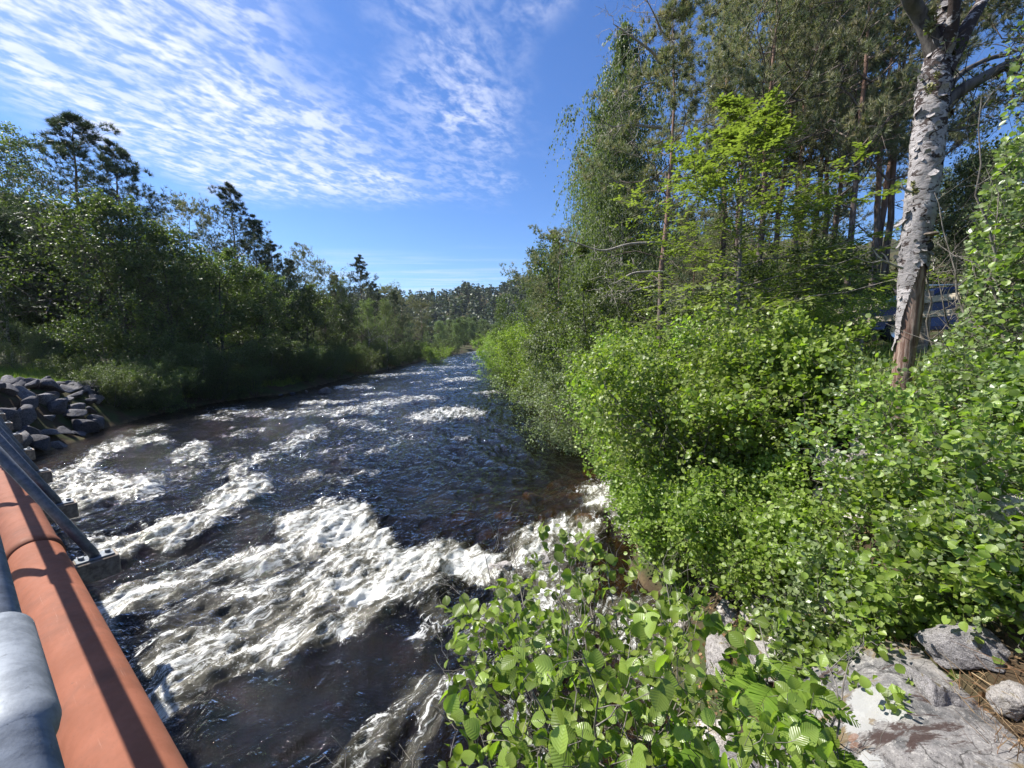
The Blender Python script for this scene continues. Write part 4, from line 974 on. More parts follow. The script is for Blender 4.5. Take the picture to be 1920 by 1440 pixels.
def near_shrub(name, label, cat, base, seed, stemsP, wood_r, leaf_pos, big=300, small_tmpl=None, smallmat=None, leafpart=True):
    """stems as given polylines; leaf_pos = (pos, dir, normal, size); the largest leaves in view become parts"""
    t = thing(name, label, cat, base)
    b = np.array(base)
    wood = join([(v - b, f) for v, f in wood_r])
    obj('stem', mesh('stem', wood[0], wood[1], M['alder_bark'], None, True), t)
    p, D, N, s = leaf_pos; D, Sd, N = frames(D, N)
    dist = np.linalg.norm(p - [0, 0, CAMH], axis=1); a, c = seen(p[:, 0], p[:, 1], p[:, 2]); inview = (a > -20) & (a < 1940) & (c > -20) & (c < 1460)
    key = s / dist * np.where(inview, 1, .01); order = np.argsort(-key)
    big_i = order[:big] if leafpart else order[:0]; rest = order[len(big_i):]; r = RS(seed)
    for q_ in big_i:
        o = bpy.data.objects.new('leaf', HLM[q_ % 5]); COL.objects.link(o); o.parent = t
        Mx = Matrix(((D[q_][0], Sd[q_][0], N[q_][0], 0), (D[q_][1], Sd[q_][1], N[q_][1], 0), (D[q_][2], Sd[q_][2], N[q_][2], 0), (0, 0, 0, 1)))
        o.matrix_basis = Matrix.Translation((p[q_] - b).tolist()) @ Mx @ Matrix.Scale(float(s[q_]), 4)
    if len(rest):
        if small_tmpl is None:
            V_, F_, T_, U_ = [], [], [], []; o_ = 0
            for k, (tv, tf, uv) in enumerate(HL):
                ii = rest[rest % 5 == k]; v, f, tn = cards(r, p[ii] - b, D[ii], N[ii], s[ii], (tv, tf)); V_.append(v); F_.append(f + o_); T_.append(tn); U_.append(np.tile(uv, (len(ii), 1))); o_ += len(v)
            me = mesh('foliage', np.concatenate(V_), np.concatenate(F_), M['veined_leaves'], {'tint': np.concatenate(T_), 'leafuv': np.concatenate(U_)}, True)
        else:
            v, f, tn = cards(r, p[rest] - b, D[rest], N[rest], s[rest], small_tmpl); me = mesh('foliage', v, f, M[smallmat], {'tint': tn})
        obj('foliage', me, t, kind='stuff')
    return t


def shrub_geo(seed, base, H, stems, splay, n1, n2, nl, size, wide=.4, lean=(0, 0), r0=.02, spread=.03, ang=48, up=.75, keep=None, n3=0, clear=.12, aim=None):
    r = RS(seed); az = np.arange(stems) * 2.4 + r.rand(); an = np.radians(splay * (.4 + .8 * r.rand(stems)))
    D = np.stack([np.sin(an) * np.cos(az) + lean[0], np.sin(an) * np.sin(az) + lean[1], np.cos(an)], 1)
    if aim is not None: D = np.array(aim, float) - np.array(base) ; stems = len(D); L = np.linalg.norm(D, axis=1)
    else: L = H * (.7 + .35 * r.rand(stems))
    Sp = np.array(base) + r.normal(size=(stems, 3)) * (.05 * H, .05 * H, 0); Sp[:, 2] -= .1
    st = curve(Sp, nrm(D), L, 12, np.full(stems, .05), .22, r); R = r0 * (L / L.max())[:, None] * (1 - np.linspace(0, 1, 12) * .85)[None]
    b1, R1, L1 = spawn(r, st, R, L, n1, clear, 1, lambda t: wide * np.interp(t, [0, .4, 1], [.8, 1, .45]), ang, 12, .1, 6, .4, .6)
    b2, R2, L2 = spawn(r, b1, R1, L1, n2, .15, 1, .45, 48, 14, .05, 5, .4, .55)
    if keep is not None and n3:
        k1 = keep(b1[:, -1]) | keep(b1[:, 3]); b1k, R1k = b1[k1], R1[k1]; k2 = keep(b2[:, -1]); b2, R2, L2 = b2[k2], R2[k2], L2[k2]; sk = keep(st[:, 6]) | keep(st[:, 3]); st, R = st[sk], R[sk]
        b1, R1 = b1k, R1k
        if not len(st): st, R = b1[:1], R1[:1]
    last = [b1, b2]; wood = [tubes(st, R, 8), tubes(b1, R1, 5), tubes(b2, np.maximum(R2, .0012), 3)]
    if n3: b3, R3, L3 = spawn(r, b2, R2, L2, n3, .2, 1, .5, 48, 14, .0, 4, .3, .55); last.append(b3); wood.append(tubes(b3, np.maximum(R3, .001), 3))
    P_ = []
    for b_ in last[-1:]:
        P_.append(scatter(r, b_, nl, .15, 1, spread, up=up, out=.6))
    P_.append(scatter(r, b1, 3, .4, 1, spread, up=up))
    p = np.concatenate([a[0] for a in P_]); Dd = np.concatenate([a[1] for a in P_]); N = np.concatenate([a[2] for a in P_])
    s = size * (.42 + .95 * r.rand(len(p)))
    N = N + np.array([-.25, -.35, 0]) * .6
    if keep is not None: m_ = keep(p); p, Dd, N, s = p[m_], Dd[m_], N[m_], s[m_]
    return wood, (p, Dd, N, s)


def keep_near(p):
    a, c = seen(p[:, 0], p[:, 1], p[:, 2]); d = np.linalg.norm(p - [0, 0, CAMH], axis=1)
    top = np.interp(a, [830, 850, 900, 960, 1000, 1090, 1150, 1250, 1330, 1420, 1500, 1620, 1700], [1130, 1100, 1120, 1075, 985, 990, 1040, 1075, 1110, 1130, 1140, 1190, 1300])
    return (a > 832) & (c > top) & (d > 1.05)


# bush in front, bottom middle
AIM = [at(870, 1120, 2.2), at(930, 1080, 2.3), at(1000, 1000, 2.5), at(1080, 1000, 2.5), at(1110, 1060, 2.1), at(1180, 1060, 2.3), at(1260, 1090, 2.2), at(1330, 1130, 2.0), at(880, 1250, 1.7), at(1000, 1250, 1.5), at(1130, 1230, 1.3), at(1250, 1250, 1.5), at(860, 1400, 1.35), at(980, 1420, 1.25), at(1150, 1400, 1.1), at(1020, 1130, 1.9), at(1220, 1150, 1.8), at(950, 1180, 1.9)]
wd, lv = shrub_geo(101, (.55, 1.55, 1.35), 1.6, 18, 30, 9, 4, 3, .056, wide=.36, aim=AIM, r0=.014, spread=.012, keep=keep_near, clear=.35)
near_shrub('alder_shrub', 'near alder bush with large round ribbed leaves at the bottom centre over the rapids', 'alder shrub', (.55, 1.55, 1.2), 1, None, wd, lv, 300)
AIM = [at(1400, 1160, 1.9), at(1440, 1150, 1.9), at(1530, 1220, 1.7), at(1600, 1230, 1.7), at(1380, 1260, 1.5), at(1480, 1330, 1.35), at(1570, 1390, 1.3), at(1350, 1390, 1.25), at(1440, 1430, 1.15), at(1300, 1330, 1.4)]
wd, lv = shrub_geo(102, (1.15, 1.25, 1.75), 1.2, 10, 30, 5, 4, 3, .056, wide=.36, aim=AIM, r0=.014, spread=.012, keep=lambda p: keep_near(p) & (seen(p[:, 0], p[:, 1], p[:, 2])[0] < 1565), clear=.35)
near_shrub('alder_shrub', 'near alder bush with large leaves left of the big lichen boulder', 'alder shrub', (1.15, 1.25, 1.6), 2, None, wd, lv, 300)
wd, lv = shrub_geo(103, at(1700, 1260, 2.5) + [0, 0, -.25], .7, 8, 60, 9, 5, 4, .05, wide=.5, r0=.009, spread=.02)
near_shrub('alder_shrub', 'low alder sprigs growing behind the big lichen boulder', 'alder shrub', tuple(at(1700, 1260, 2.5) + [0, 0, -.25]), 3, None, wd, lv, 300)

# the large alders filling the right bank
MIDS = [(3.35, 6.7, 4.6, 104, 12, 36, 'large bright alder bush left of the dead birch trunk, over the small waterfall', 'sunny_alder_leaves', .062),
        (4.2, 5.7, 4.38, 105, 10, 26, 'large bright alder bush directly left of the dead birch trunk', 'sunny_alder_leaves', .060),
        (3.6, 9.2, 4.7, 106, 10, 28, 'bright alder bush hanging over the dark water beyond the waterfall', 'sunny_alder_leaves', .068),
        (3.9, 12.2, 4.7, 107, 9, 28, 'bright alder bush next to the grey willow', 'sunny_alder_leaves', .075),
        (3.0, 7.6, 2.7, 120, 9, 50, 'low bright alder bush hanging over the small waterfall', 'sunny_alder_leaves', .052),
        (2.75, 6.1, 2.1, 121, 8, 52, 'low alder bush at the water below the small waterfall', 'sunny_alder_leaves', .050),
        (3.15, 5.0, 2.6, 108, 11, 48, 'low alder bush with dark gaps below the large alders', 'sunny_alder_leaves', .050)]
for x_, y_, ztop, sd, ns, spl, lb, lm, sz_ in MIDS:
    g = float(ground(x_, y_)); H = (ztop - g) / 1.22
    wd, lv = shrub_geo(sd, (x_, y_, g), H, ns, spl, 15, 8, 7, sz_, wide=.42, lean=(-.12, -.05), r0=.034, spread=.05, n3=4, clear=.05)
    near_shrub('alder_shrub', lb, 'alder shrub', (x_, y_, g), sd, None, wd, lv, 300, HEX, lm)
# birch twigs hanging in from the right
BT = [(4.9, 3.75, 109, 5.9, 'young birch with fluttering pale leaves right of the dead birch trunk', 14), (4.1, 2.9, 110, 3.9, 'low young birch with pale leaves at the right picture edge', 30), (5.5, 4.8, 111, 5.3, 'young birch behind the others at the right of the dead trunk', 16)]
for x_, y_, sd, ztop, lb, spl in BT:
    g = float(ground(x_, y_)); H = ztop - g
    def keepb(p):
        a, c = seen(p[:, 0], p[:, 1], p[:, 2]); lim = np.interp(c, [0, 250, 420, 540, 600, 640, 700, 900, 1100], [1900, 1880, 1820, 1805, 1800, 1750, 1730, 1700, 1660]); return (a > lim) & (c < 1190)
    wd, lv = shrub_geo(sd, (x_, y_, g), H * 1.05, 7, spl, 14, 8, 6, .046, wide=.42, r0=.020, spread=.04, n3=4, clear=.05, keep=keepb, ang=55)
    near_shrub('young_birch', lb, 'young birch', (x_, y_, g), sd, None, wd, lv, 300, HEX, 'fluttering_birch_leaves')
LOW = [(1560, 930, 3.9, 112, 'low alder sprouts in front of the foot of the dead birch', .9), (1700, 960, 3.5, 113, 'low birch sprouts right below the foot of the dead birch', 1.0), (1860, 900, 3.0, 114, 'dense birch sprouts low at the right picture edge', 1.1),
       (1905, 1190, 2.3, 122, 'leafy sprouts at the right picture edge above the flat boulder', .55), (1850, 1130, 2.5, 123, 'bright leafy sprouts just above the flat boulder', .6), (1720, 1170, 2.7, 124, 'low green sprouts between the lichen boulder and the dry stalks', .5), (1560, 1160, 2.8, 125, 'low green sprouts left above the lichen boulder', .5),
       (1640, 1060, 3.1, 115, 'leafy sprouts over the dry bracken', .7), (1800, 1060, 2.9, 116, 'leafy sprouts over the mossy boulder at the right', .8), (1900, 1010, 2.6, 117, 'leafy sprouts in the lower right corner above the rocks', .8), (1480, 1060, 3.9, 118, 'leafy sprouts under the low alder bush', .8), (1760, 830, 3.9, 119, 'birch sprouts just right of the bare foot of the dead birch', 1.1)]
for px_, py_, Y_, sd, lb, H in LOW:
    p = at(px_, py_, Y_); g = float(ground(p[0], p[1])); g = max(g, p[2] - H * .6)
    wd, lv = shrub_geo(sd, (p[0], p[1], g - .1), H, 8, 62, 9, 7, 6, .046, wide=.5, r0=.010, spread=.04, clear=.1)
    near_shrub('young_birch' if 'birch' in lb else 'leafy_sprouts', lb, 'young birch' if 'birch' in lb else 'bush', (p[0], p[1], g - .1), sd, None, wd, lv, 300, HEX, 'fluttering_birch_leaves' if sd % 2 else 'sunny_alder_leaves')

# ------------------------------------------------------------------ ferns
def fern(base, seed, n, L, label, face=0.0, spr=2.2, tilt=.55):
    r = RS(seed); t = thing('fern', label, 'fern', tuple(base))
    for k in range(n):
        az = face + (k / max(n - 1, 1) - .5) * spr + r.normal() * .1; l_ = L * (.75 + .4 * r.rand()); el = tilt + r.normal() * .12
        s_ = np.linspace(0, 1, 23); hx = l_ * s_ * math.cos(el); hzv = l_ * (s_ * math.sin(el) - .55 * s_ ** 2)
        A = np.array([math.cos(az), math.sin(az), 0]); B_ = np.array([-math.sin(az), math.cos(az), 0])
        Pm = hx[:, None] * A + hzv[:, None] * [0, 0, 1.]
        Tn = nrm(np.gradient(Pm, axis=0)); pos, D, N, sz_ = [], [], [], []
        for side in (-1, 1):
            pos.append(Pm[3:]); D.append(B_ * side * .92 + Tn[3:] * .45 + r.normal(size=(20, 3)) * .05); N.append(np.cross(Tn[3:], B_) + [0, 0, .2]); sz_.append(l_ * .30 * np.sin(np.pi * np.clip(s_[3:] * .93 + .06, 0, 1)) ** .7 + .004)
        PIN = (np.array([[0, .04, 0], [.35, .085, .02], [.75, .06, 0], [1, 0, -.05], [.75, -.06, 0], [.35, -.085, .02], [0, -.04, 0]]), np.array([[0, 6, 5, 1], [1, 5, 4, 2]]))
        v, f, tn = cards(r, np.concatenate(pos), np.concatenate(D), np.concatenate(N), np.concatenate(sz_), PIN)
        sv_, sf_ = tubes(Pm[None], np.full((1, 23), .0018), 3)
        me = mesh('frond', np.concatenate([v, sv_]), [f, sf_ + len(v)], M['fern_leaves'], {'tint': np.concatenate([tn, np.full(len(sv_), .2)])})
        obj('frond', me, t)
    return t


fern(at(1450, 1290, 1.72), 1, 8, .34, 'bright green fern between the near alder and the big lichen boulder', face=-1.6, spr=4.4, tilt=.5)
fern(at(1540, 1400, 1.6), 2, 6, .28, 'green fern touching the left side of the big lichen boulder', face=-2.4, spr=3.0, tilt=.6)
fern(at(1360, 1450, 1.6), 5, 6, .45, 'small fern under the near alder at the bottom edge', face=-2.4, spr=3.0, tilt=.6)
fern(at(1690, 1215, 2.7), 3, 6, .42, 'small fern behind the big lichen boulder', face=-1.0, spr=2.8, tilt=.5)
fern(at(1820, 1260, 2.4), 4, 5, .36, 'small upright fern at the upper right of the big lichen boulder', face=.6, spr=2.2, tilt=.9)

# ------------------------------------------------------------------ grass, dry stalks, litter
def blades(name, label, cat, pts, h, wdt, m_, seed, lean=.4, flatn=.0):
    r = RS(seed); n = len(pts); D = r.normal(size=(n, 3)) * lean + [0, 0, 1 - flatn]
    tv = np.array([[0, 1, 0], [0, -1, 0], [.5, .6, .0], [.5, -.6, 0], [1, 0, -.12]]); tv[:, 1] *= wdt; tf = np.array([[0, 1, 3], [0, 3, 2], [2, 3, 4]])
    v, f, t = cards(r, pts, D, r.normal(size=(n, 3)), h * (.5 + r.rand(n)), (tv, tf))
    obj(name, mesh(name, v, f, M[m_], {'tint': t}), kind='stuff', label=label, category=cat)


r = RS(55)
yv = 20 + 18 * r.rand(80000); xv = xl(yv) - 1.0 - 16 * r.rand(80000) ** 1.1; z = ground(xv, yv); pt_ = np.stack([xv, yv, z], 1)
mk_ = fbm2(xv * .6, yv * .6, 3, 9) > -.25; mk_ &= (yv > 21.0)
blades('grass', 'long green grass on the left bank above the stone pile', 'grass', pt_[mk_], .42, .022, 'grass_blades', 3)
yv = 1.0 + 8 * r.rand(26000) ** 1.3; xv = xr(yv) + .5 + 3.6 * r.rand(26000); mk_ = fbm2(xv * 1.2, yv * 1.2, 3, 19) > .05; z = ground(xv, yv); pt_ = np.stack([xv, yv, z], 1)[mk_]
blades('dry_bracken', 'dead brown bracken and grass stalks lying over the right bank stones', 'dry stalks', pt_ + [0, 0, .03], .24, .009, 'dry_stalks', 4, .8, .72)
yv = .3 + 11 * r.rand(16000) ** 1.3; xv = xr(yv) + .2 + 5.5 * r.rand(16000); z = ground(xv, yv) + .01
v, f, t = cards(r, np.stack([xv, yv, z], 1), r.normal(size=(16000, 3)), r.normal(size=(16000, 3)) * .35 + [0, 0, 1], .022 + .025 * r.rand(16000), HEX)
obj('leaf_litter', mesh('leaf_litter', v, f, M['dry_stalks'], {'tint': t * .7}), kind='stuff', label='brown fallen leaves on the right bank', category='leaf litter')
ax = np.array([4.6, 5.5]); n_ = 5000
yv = 4.5 + 9 * r.rand(n_); xv = xr(yv) + 3 + 4 * r.rand(n_); blades('tall_grass', 'green grass tufts on the right bank between the bushes', 'grass', np.stack([xv, yv, ground(xv, yv)], 1), .5, .014, 'grass_blades', 6)

# ------------------------------------------------------------------ the dead birch
YB = 4.7
t = thing('dead_birch', 'large old birch trunk with peeling white bark and a bare reddish foot', 'birch tree', tuple(at(1688, 760, YB) - [0, 0, .1]), 0)
TB = np.array(t.location)
path = np.array([at(1686, 800, YB), at(1692, 700, YB), at(1706, 590, YB), at(1716, 460, YB), at(1733, 330, YB), at(1743, 230, YB), at(1752, 150, YB), at(1765, 60, YB), at(1790, -40, YB), at(1800, -160, YB)]) - TB
rad = np.array([.118, .108, .116, .130, .140, .138, .128, .085, .06, .045])
def smoothpath(P_, n):
    k = len(P_); tt = np.linspace(0, k - 1, n); out_ = []
    for c in range(P_.shape[1]):
        g = np.gradient(P_[:, c]); i = np.minimum(tt.astype(int), k - 2); f = tt - i
        out_.append((2 * f ** 3 - 3 * f ** 2 + 1) * P_[i, c] + (f ** 3 - 2 * f ** 2 + f) * g[i] + (-2 * f ** 3 + 3 * f ** 2) * P_[i + 1, c] + (f ** 3 - f ** 2) * g[i + 1])
    return np.stack(out_, 1)


def shell(P_, R_, n, S_, amp, seed, off=0.0):
    PP = smoothpath(np.c_[P_, R_], n); C, Rr = PP[:, :3], PP[:, 3]
    a = np.arange(S_) * 2 * np.pi / S_; ring = np.stack([np.cos(a), np.sin(a), 0 * a], 1)
    Tn = nrm(np.gradient(C, axis=0)); A = nrm(np.cross(Tn, [0, 1., 0])); B_ = np.cross(A, Tn)
    dirv = A[:, None] * np.cos(a)[None, :, None] + B_[:, None] * np.sin(a)[None, :, None]
    h = np.linspace(0, 1, n)[:, None] * np.ones(S_)
    q_ = C[:, None] + dirv * .15
    d = perlin3(q_[..., 0] * 5, q_[..., 1] * 5, q_[..., 2] * 4, seed) * 1.0 + perlin3(q_[..., 0] * 14, q_[..., 1] * 14, q_[..., 2] * 20, seed + 1) * .5 + perlin3(q_[..., 0] * 40, q_[..., 1] * 40, q_[..., 2] * 60, seed + 2) * .25
    Vt = C[:, None] + dirv * (Rr[:, None] + off + amp * d)[..., None]
    return Vt, dirv, h, C


Vt, dirv, h, C = shell(path, rad - .014, 150, 48, .010, 5)
i = np.arange(150 * 48).reshape(150, 48); j = np.roll(i, -1, 1); F = np.stack([i[:-1], j[:-1], j[1:], i[1:]], -1).reshape(-1, 4)
obj('trunk', mesh('trunk', Vt, F, M['bare_wood'], {'hz': h.ravel()}, True), t, label='bare reddish brown wood of the old birch')
NR, NS_ = 260, 84
Vt, dirv, h, C = shell(path, rad, NR, NS_, .012, 9)
zz = Vt[..., 2] + TB[2]; pn_ = perlin3(Vt[..., 0] * 6, Vt[..., 1] * 6, Vt[..., 2] * 3, 77) ; pn2 = perlin3(Vt[..., 0] * 18, Vt[..., 1] * 18, Vt[..., 2] * 14, 78)
sidex = dirv[..., 0] * .71 - dirv[..., 1] * -.70 * -1
side = dirv[..., 0] * .70 + dirv[..., 1] * -.71            # +1 faces picture right
lim = at(1700, 560, YB)[2] + np.interp(side, [-1, -.6, -.45, -.1, .2, .5, .75, 1], [-.6, -.5, -.25, -.05, .12, .32, .40, .1])
lim = np.where(dirv[..., 0] * .70 + dirv[..., 1] * .72 > .3, lim, lim)
keepv = (zz > lim + pn_ * .22 + pn2 * .06) & ~((pn2 + .6 * pn_ > .62) & (zz < lim + 1.3))
Vt = Vt + dirv * (np.clip((.10 - np.abs(zz - lim)) / .10, 0, 1) * .022)[..., None]
i = np.arange(NR * NS_).reshape(NR, NS_); j = np.roll(i, -1, 1); F = np.stack([i[:-1], j[:-1], j[1:], i[1:]], -1).reshape(-1, 4)
kp = keepv[:-1].ravel(); F = F[kp]; me = mesh('bark', Vt, F, M['old_birch_bark'], {'hz': h.ravel()}, True)
obj('bark', me, t)
# loose flakes of bark
r = RS(6); n_ = 340; hh_ = r.randint(20, NR - 30, n_); aa = r.randint(0, NS_, n_); ok = keepv[hh_, aa]; hh_, aa = hh_[ok], aa[ok]
FLK = (np.array([[0, -.5, 0], [0, .5, 0], [.5, -.55, .10], [.5, .5, .12], [1, -.3, .42], [.9, .35, .36]]), np.array([[0, 1, 3, 2], [2, 3, 5, 4]]))
nv_ = dirv[hh_, aa]; upv = np.tile([[0, 0, 1.]], (len(hh_), 1)) * np.where(r.rand(len(hh_)) > .5, 1, -1)[:, None] + r.normal(size=nv_.shape) * .3
v, f, _ = cards(r, Vt[hh_, aa] + nv_ * .003, upv, nv_, .03 + .06 * r.rand(len(hh_)) ** 2, FLK)
obj('bark_flakes', mesh('bark_flakes', v, f, M['old_birch_bark'], {'hz': np.zeros(len(v))}), t, kind='stuff')


def limb(name, pts, rs, mt, par, base, n=24, S_=12, amp=.006, seed=1):
    P_ = np.array(pts) - base; Vt, dv, h, C = shell(P_, np.array(rs), n, S_, amp, seed)
    i = np.arange(n * S_).reshape(n, S_); j = np.roll(i, -1, 1); F = np.stack([i[:-1], j[:-1], j[1:], i[1:]], -1).reshape(-1, 4)
    return obj(name, mesh(name, Vt, F, M[mt], {'hz': np.ones(n * S_)}, True), par)


A_ = lambda a, b, d=0: at(a, b, YB + d)
limb('branch', [A_(1762, 130), A_(1745, 75), A_(1725, 30), A_(1700, -20, -.1), A_(1680, -120, -.2)], [.10, .075, .07, .06, .04], 'dark_bark', t, TB, seed=2)
limb('branch', [A_(1765, 140), A_(1795, 85), A_(1822, 35), A_(1850, -20, .1), A_(1880, -140, .2)], [.10, .075, .06, .05, .03], 'old_birch_bark', t, TB, seed=3)
limb('branch', [A_(1765, 110), A_(1785, 50, -.15), A_(1790, -30, -.25), A_(1780, -150, -.3)], [.09, .055, .045, .03], 'old_birch_bark', t, TB, seed=4)
BR = [A_(1760, 215), A_(1795, 175, -.05), A_(1840, 148, -.1), A_(1890, 122, -.1), A_(1960, 95, -.1), A_(2080, 60, 0)]
limb('branch', BR, [.08, .062, .052, .048, .045, .03], 'dark_bark', t, TB, seed=5)
limb('branch', [A_(1765, 185), A_(1800, 140, .1), A_(1850, 112, .25), A_(1900, 98, .3), A_(1980, 60, .3)], [.04, .03, .025, .02, .01], 'dark_bark', t, TB, seed=6, S_=8)
limb('twig', [A_(1775, 246), A_(1800, 243), A_(1835, 232), A_(1870, 222)], [.012, .010, .007, .004], 'dark_bark', t, TB, n=14, S_=5, amp=.002, seed=6)
limb('twig', [A_(1792, 240), A_(1812, 218), A_(1838, 214)], [.007, .006, .004], 'dark_bark', t, TB, n=10, S_=5, amp=.001, seed=7)
limb('twig', [A_(1692, 503, -.1), A_(1668, 494, -.15), A_(1650, 484, -.2), A_(1634, 464, -.2)], [.015, .011, .008, .004], 'grey_twig', t, TB, n=14, S_=6, amp=.002, seed=8)
limb('twig', [A_(1668, 494, -.15), A_(1660, 480, -.15), A_(1652, 474, -.15)], [.008, .006, .003], 'grey_twig', t, TB, n=8, S_=5, amp=.001, seed=8)
limb('twig', [A_(1655, 488, -.2), A_(1630, 492, -.2), A_(1600, 480, -.2)], [.006, .004, .002], 'grey_twig', t, TB, n=8, S_=5, amp=.001, seed=8)
limb('twig', [A_(1716, 360, -.1), A_(1703, 359, -.15), A_(1693, 352, -.16), A_(1690, 342, -.16)], [.014, .013, .009, .004], 'grey_twig', t, TB, n=14, S_=6, amp=.001, seed=9)
# bracket fungus, and the knot hole under it
cb = A_(1745, 440, -.13) - TB; v, f = ICO3; v = v * np.array([.075, .07, .03]); v[:, 2] = np.where(v[:, 2] < 0, v[:, 2] * .35, v[:, 2]); v = v * (1 + .15 * perlin3(*(v.T * 30), 3))[:, None]
obj('bracket_fungus', mesh('bracket_fungus', v + cb, f, M['fungus'], None, True), t)
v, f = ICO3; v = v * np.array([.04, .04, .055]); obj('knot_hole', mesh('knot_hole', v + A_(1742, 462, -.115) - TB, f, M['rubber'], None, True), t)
# moss tufts
for k, (a, b, s) in enumerate([(1745, 45, .07), (1748, 25, .05), (1744, 165, .045), (1757, 140, .03), (1716, 358, .04), (1770, 90, .03), (1712, 345, .03), (1785, 25, .05)]):
    r = RS(k); c = A_(a, b, -.13 + (b < 100) * .06) - TB; n_ = 90; pp = r.normal(size=(n_, 3)) * s * .5 * [.7, .4, 1.0] + c
    v, f, tn = cards(r, pp, r.normal(size=(n_, 3)) + [-.3, -.4, -.4], r.normal(size=(n_, 3)), s * (.4 + .5 * r.rand(n_)), DIA); obj('moss', mesh('moss', v, f, M['moss']), t, kind='stuff')
# twigs with small dark leaves on the right limb
r = RS(15); Pb = smoothpath(np.array(BR), 16)[None]; Rb = np.full((1, 16), .02)
b1, R1, L1 = spawn(r, Pb, Rb, np.array([2.2]), 34, .2, 1, .26, 60, 20, -.1, 6, .6, .35); b2, R2, L2 = spawn(r, b1, R1, L1, 6, .2, 1, .4, 50, 15, -.2, 4, .5, .5)
wv_, wf = join([tubes(b1, np.maximum(R1, .002), 4), tubes(b2, np.maximum(R2, .0015), 3)])
obj('twigs', mesh('twigs', wv_ - TB, wf, M['dark_bark'], None, True), t)
p, D, N = scatter(r, b2, 4, .3, 1, .02); v, f, tn = cards(r, p - TB, D, N, .035 + .02 * r.rand(len(p)), DIA); obj('leaves', mesh('leaves', v, f, M['alder_leaves'], {'tint': tn * .3}), t, kind='stuff')

# crooked bare limbs of the straight pine (they carry the look of the middle of the picture)
tp = RT[0]; b0 = np.zeros(3); r = RS(44); TPI = Matrix.LocRotScale(tp.location, tp.rotation_euler, tp.scale).inverted()
LB = [[(1240, 240), (1205, 236), (1180, 232), (1150, 238), (1125, 222)], [(1243, 455), (1180, 458), (1130, 470), (1080, 455), (1058, 448)], [(1238, 120), (1225, 100), (1200, 80), (1165, 55), (1150, 45)], [(1242, 510), (1190, 512), (1160, 528), (1140, 535)],
      [(1246, 95), (1262, 75), (1285, 60)], [(1237, 160), (1222, 155), (1180, 168), (1160, 176)], [(1250, 140), (1270, 122), (1300, 118)], [(1240, 60), (1228, 30), (1210, -5)], [(1232, 535), (1190, 545), (1150, 552)]]
for k, lp in enumerate(LB):
    pts_ = [at(a, b, 12.4 - .35 * q_) for q_, (a, b) in enumerate(lp)]; n_ = len(pts_)
    bo = limb('branch', pts_, list(np.linspace(.05 if k < 4 else .035, .008, n_)), 'grey_twig', tp, b0, n=18, S_=6, amp=.004, seed=k)
    Pb = smoothpath(np.array(pts_), 12)[None]; b1, R1, L1 = spawn(r, Pb, np.full((1, 12), .014), np.array([2.0]), 9, .25, 1, .28, 50, 18, .05, 6, .8, .6); b2, R2, L2 = spawn(r, b1, R1, L1, 4, .3, 1, .5, 45, 18, .0, 4, .6, .6)
    wv_, wf = join([tubes(b1, np.maximum(R1, .005), 3), tubes(b2, np.maximum(R2, .004), 3)]); obj('twigs', mesh('twigs', wv_, wf, M['grey_twig'], None, True), tp).matrix_parent_inverse = TPI; bo.matrix_parent_inverse = TPI

# ------------------------------------------------------------------ timber fence and the parked car behind it
def box(sx, sy, sz, c=(0, 0, 0), bev=.004):
    bm = bmesh.new(); bmesh.ops.create_cube(bm, size=1); bmesh.ops.scale(bm, vec=(sx, sy, sz), verts=bm.verts); bmesh.ops.translate(bm, vec=c, verts=bm.verts)
    if bev: bmesh.ops.bevel(bm, geom=bm.edges[:], offset=bev, segments=1, affect='EDGES')
    v = np.array([q_.co[:] for q_ in bm.verts]); fs = {}
    for fc_ in bm.faces: fs.setdefault(len(fc_.verts), []).append([q_.index for q_ in fc_.verts])
    bm.free(); return v, [np.array(x) for x in fs.values()]


FA, FB = at(1600, 580, 9.8), at(1845, 549, 7.6)
FD = FB - FA; fl = float(np.hypot(FD[0], FD[1])); fz = math.atan2(FD[1], FD[0])
tf_ = thing('timber_rail_fence', 'weathered timber rail fence half hidden behind the dead birch', 'fence', (FA[0], FA[1], float(FA[2])), fz)
pitch = -math.atan2(FD[2], fl)
for dz_, nm in [(0, 'rail'), (-.30, 'rail')]:
    v, f = box(fl * 1.5, .06, .13, (fl * .55, 0, dz_)); o = obj(nm, mesh(nm, v, f, M['pale_timber']), tf_, rot=(0, pitch, 0))
for k in range(3):
    v, f = box(.13, .13, 1.3, (fl * (.05 + .55 * k), .11, -.45 + FD[2] * (.05 + .55 * k))); obj('post', mesh('post', v, f, M['timber']), tf_)

CG = at(1715, 570, 11.0); cgz = float(ground(CG[0], CG[1]))
tcar = thing('parked_car', 'dark blue parked car mostly hidden behind the timber fence and leaves', 'car', (CG[0] + .6, 11.0, cgz + .22), math.radians(-12))
prof = [(-2.1, .35), (-2.15, .62), (-2.0, .86), (-1.05, 1.0), (-.45, 1.42), (.9, 1.46), (1.65, 1.08), (2.05, 1.0), (2.15, .6), (2.1, .35)]
def extr(pts_, w_, inset=None):
    n = len(pts_); V_ = []
    for sgn in (-1, 1):
        for (a, b) in pts_:
            ww = w_ * (1 - .16 * max(0, (b - .95) / .5)); V_.append((a, sgn * ww, b))
    F4 = [[k, (k + 1) % n, n + (k + 1) % n, n + k] for k in range(n)]
    return np.array(V_), [np.array(F4), np.array([list(range(n))[::-1]]), np.array([[n + k for k in range(n)]])]
v, f = extr(prof, .86); bo = obj('body', mesh('body', v, f, M['car_paint']), tcar)
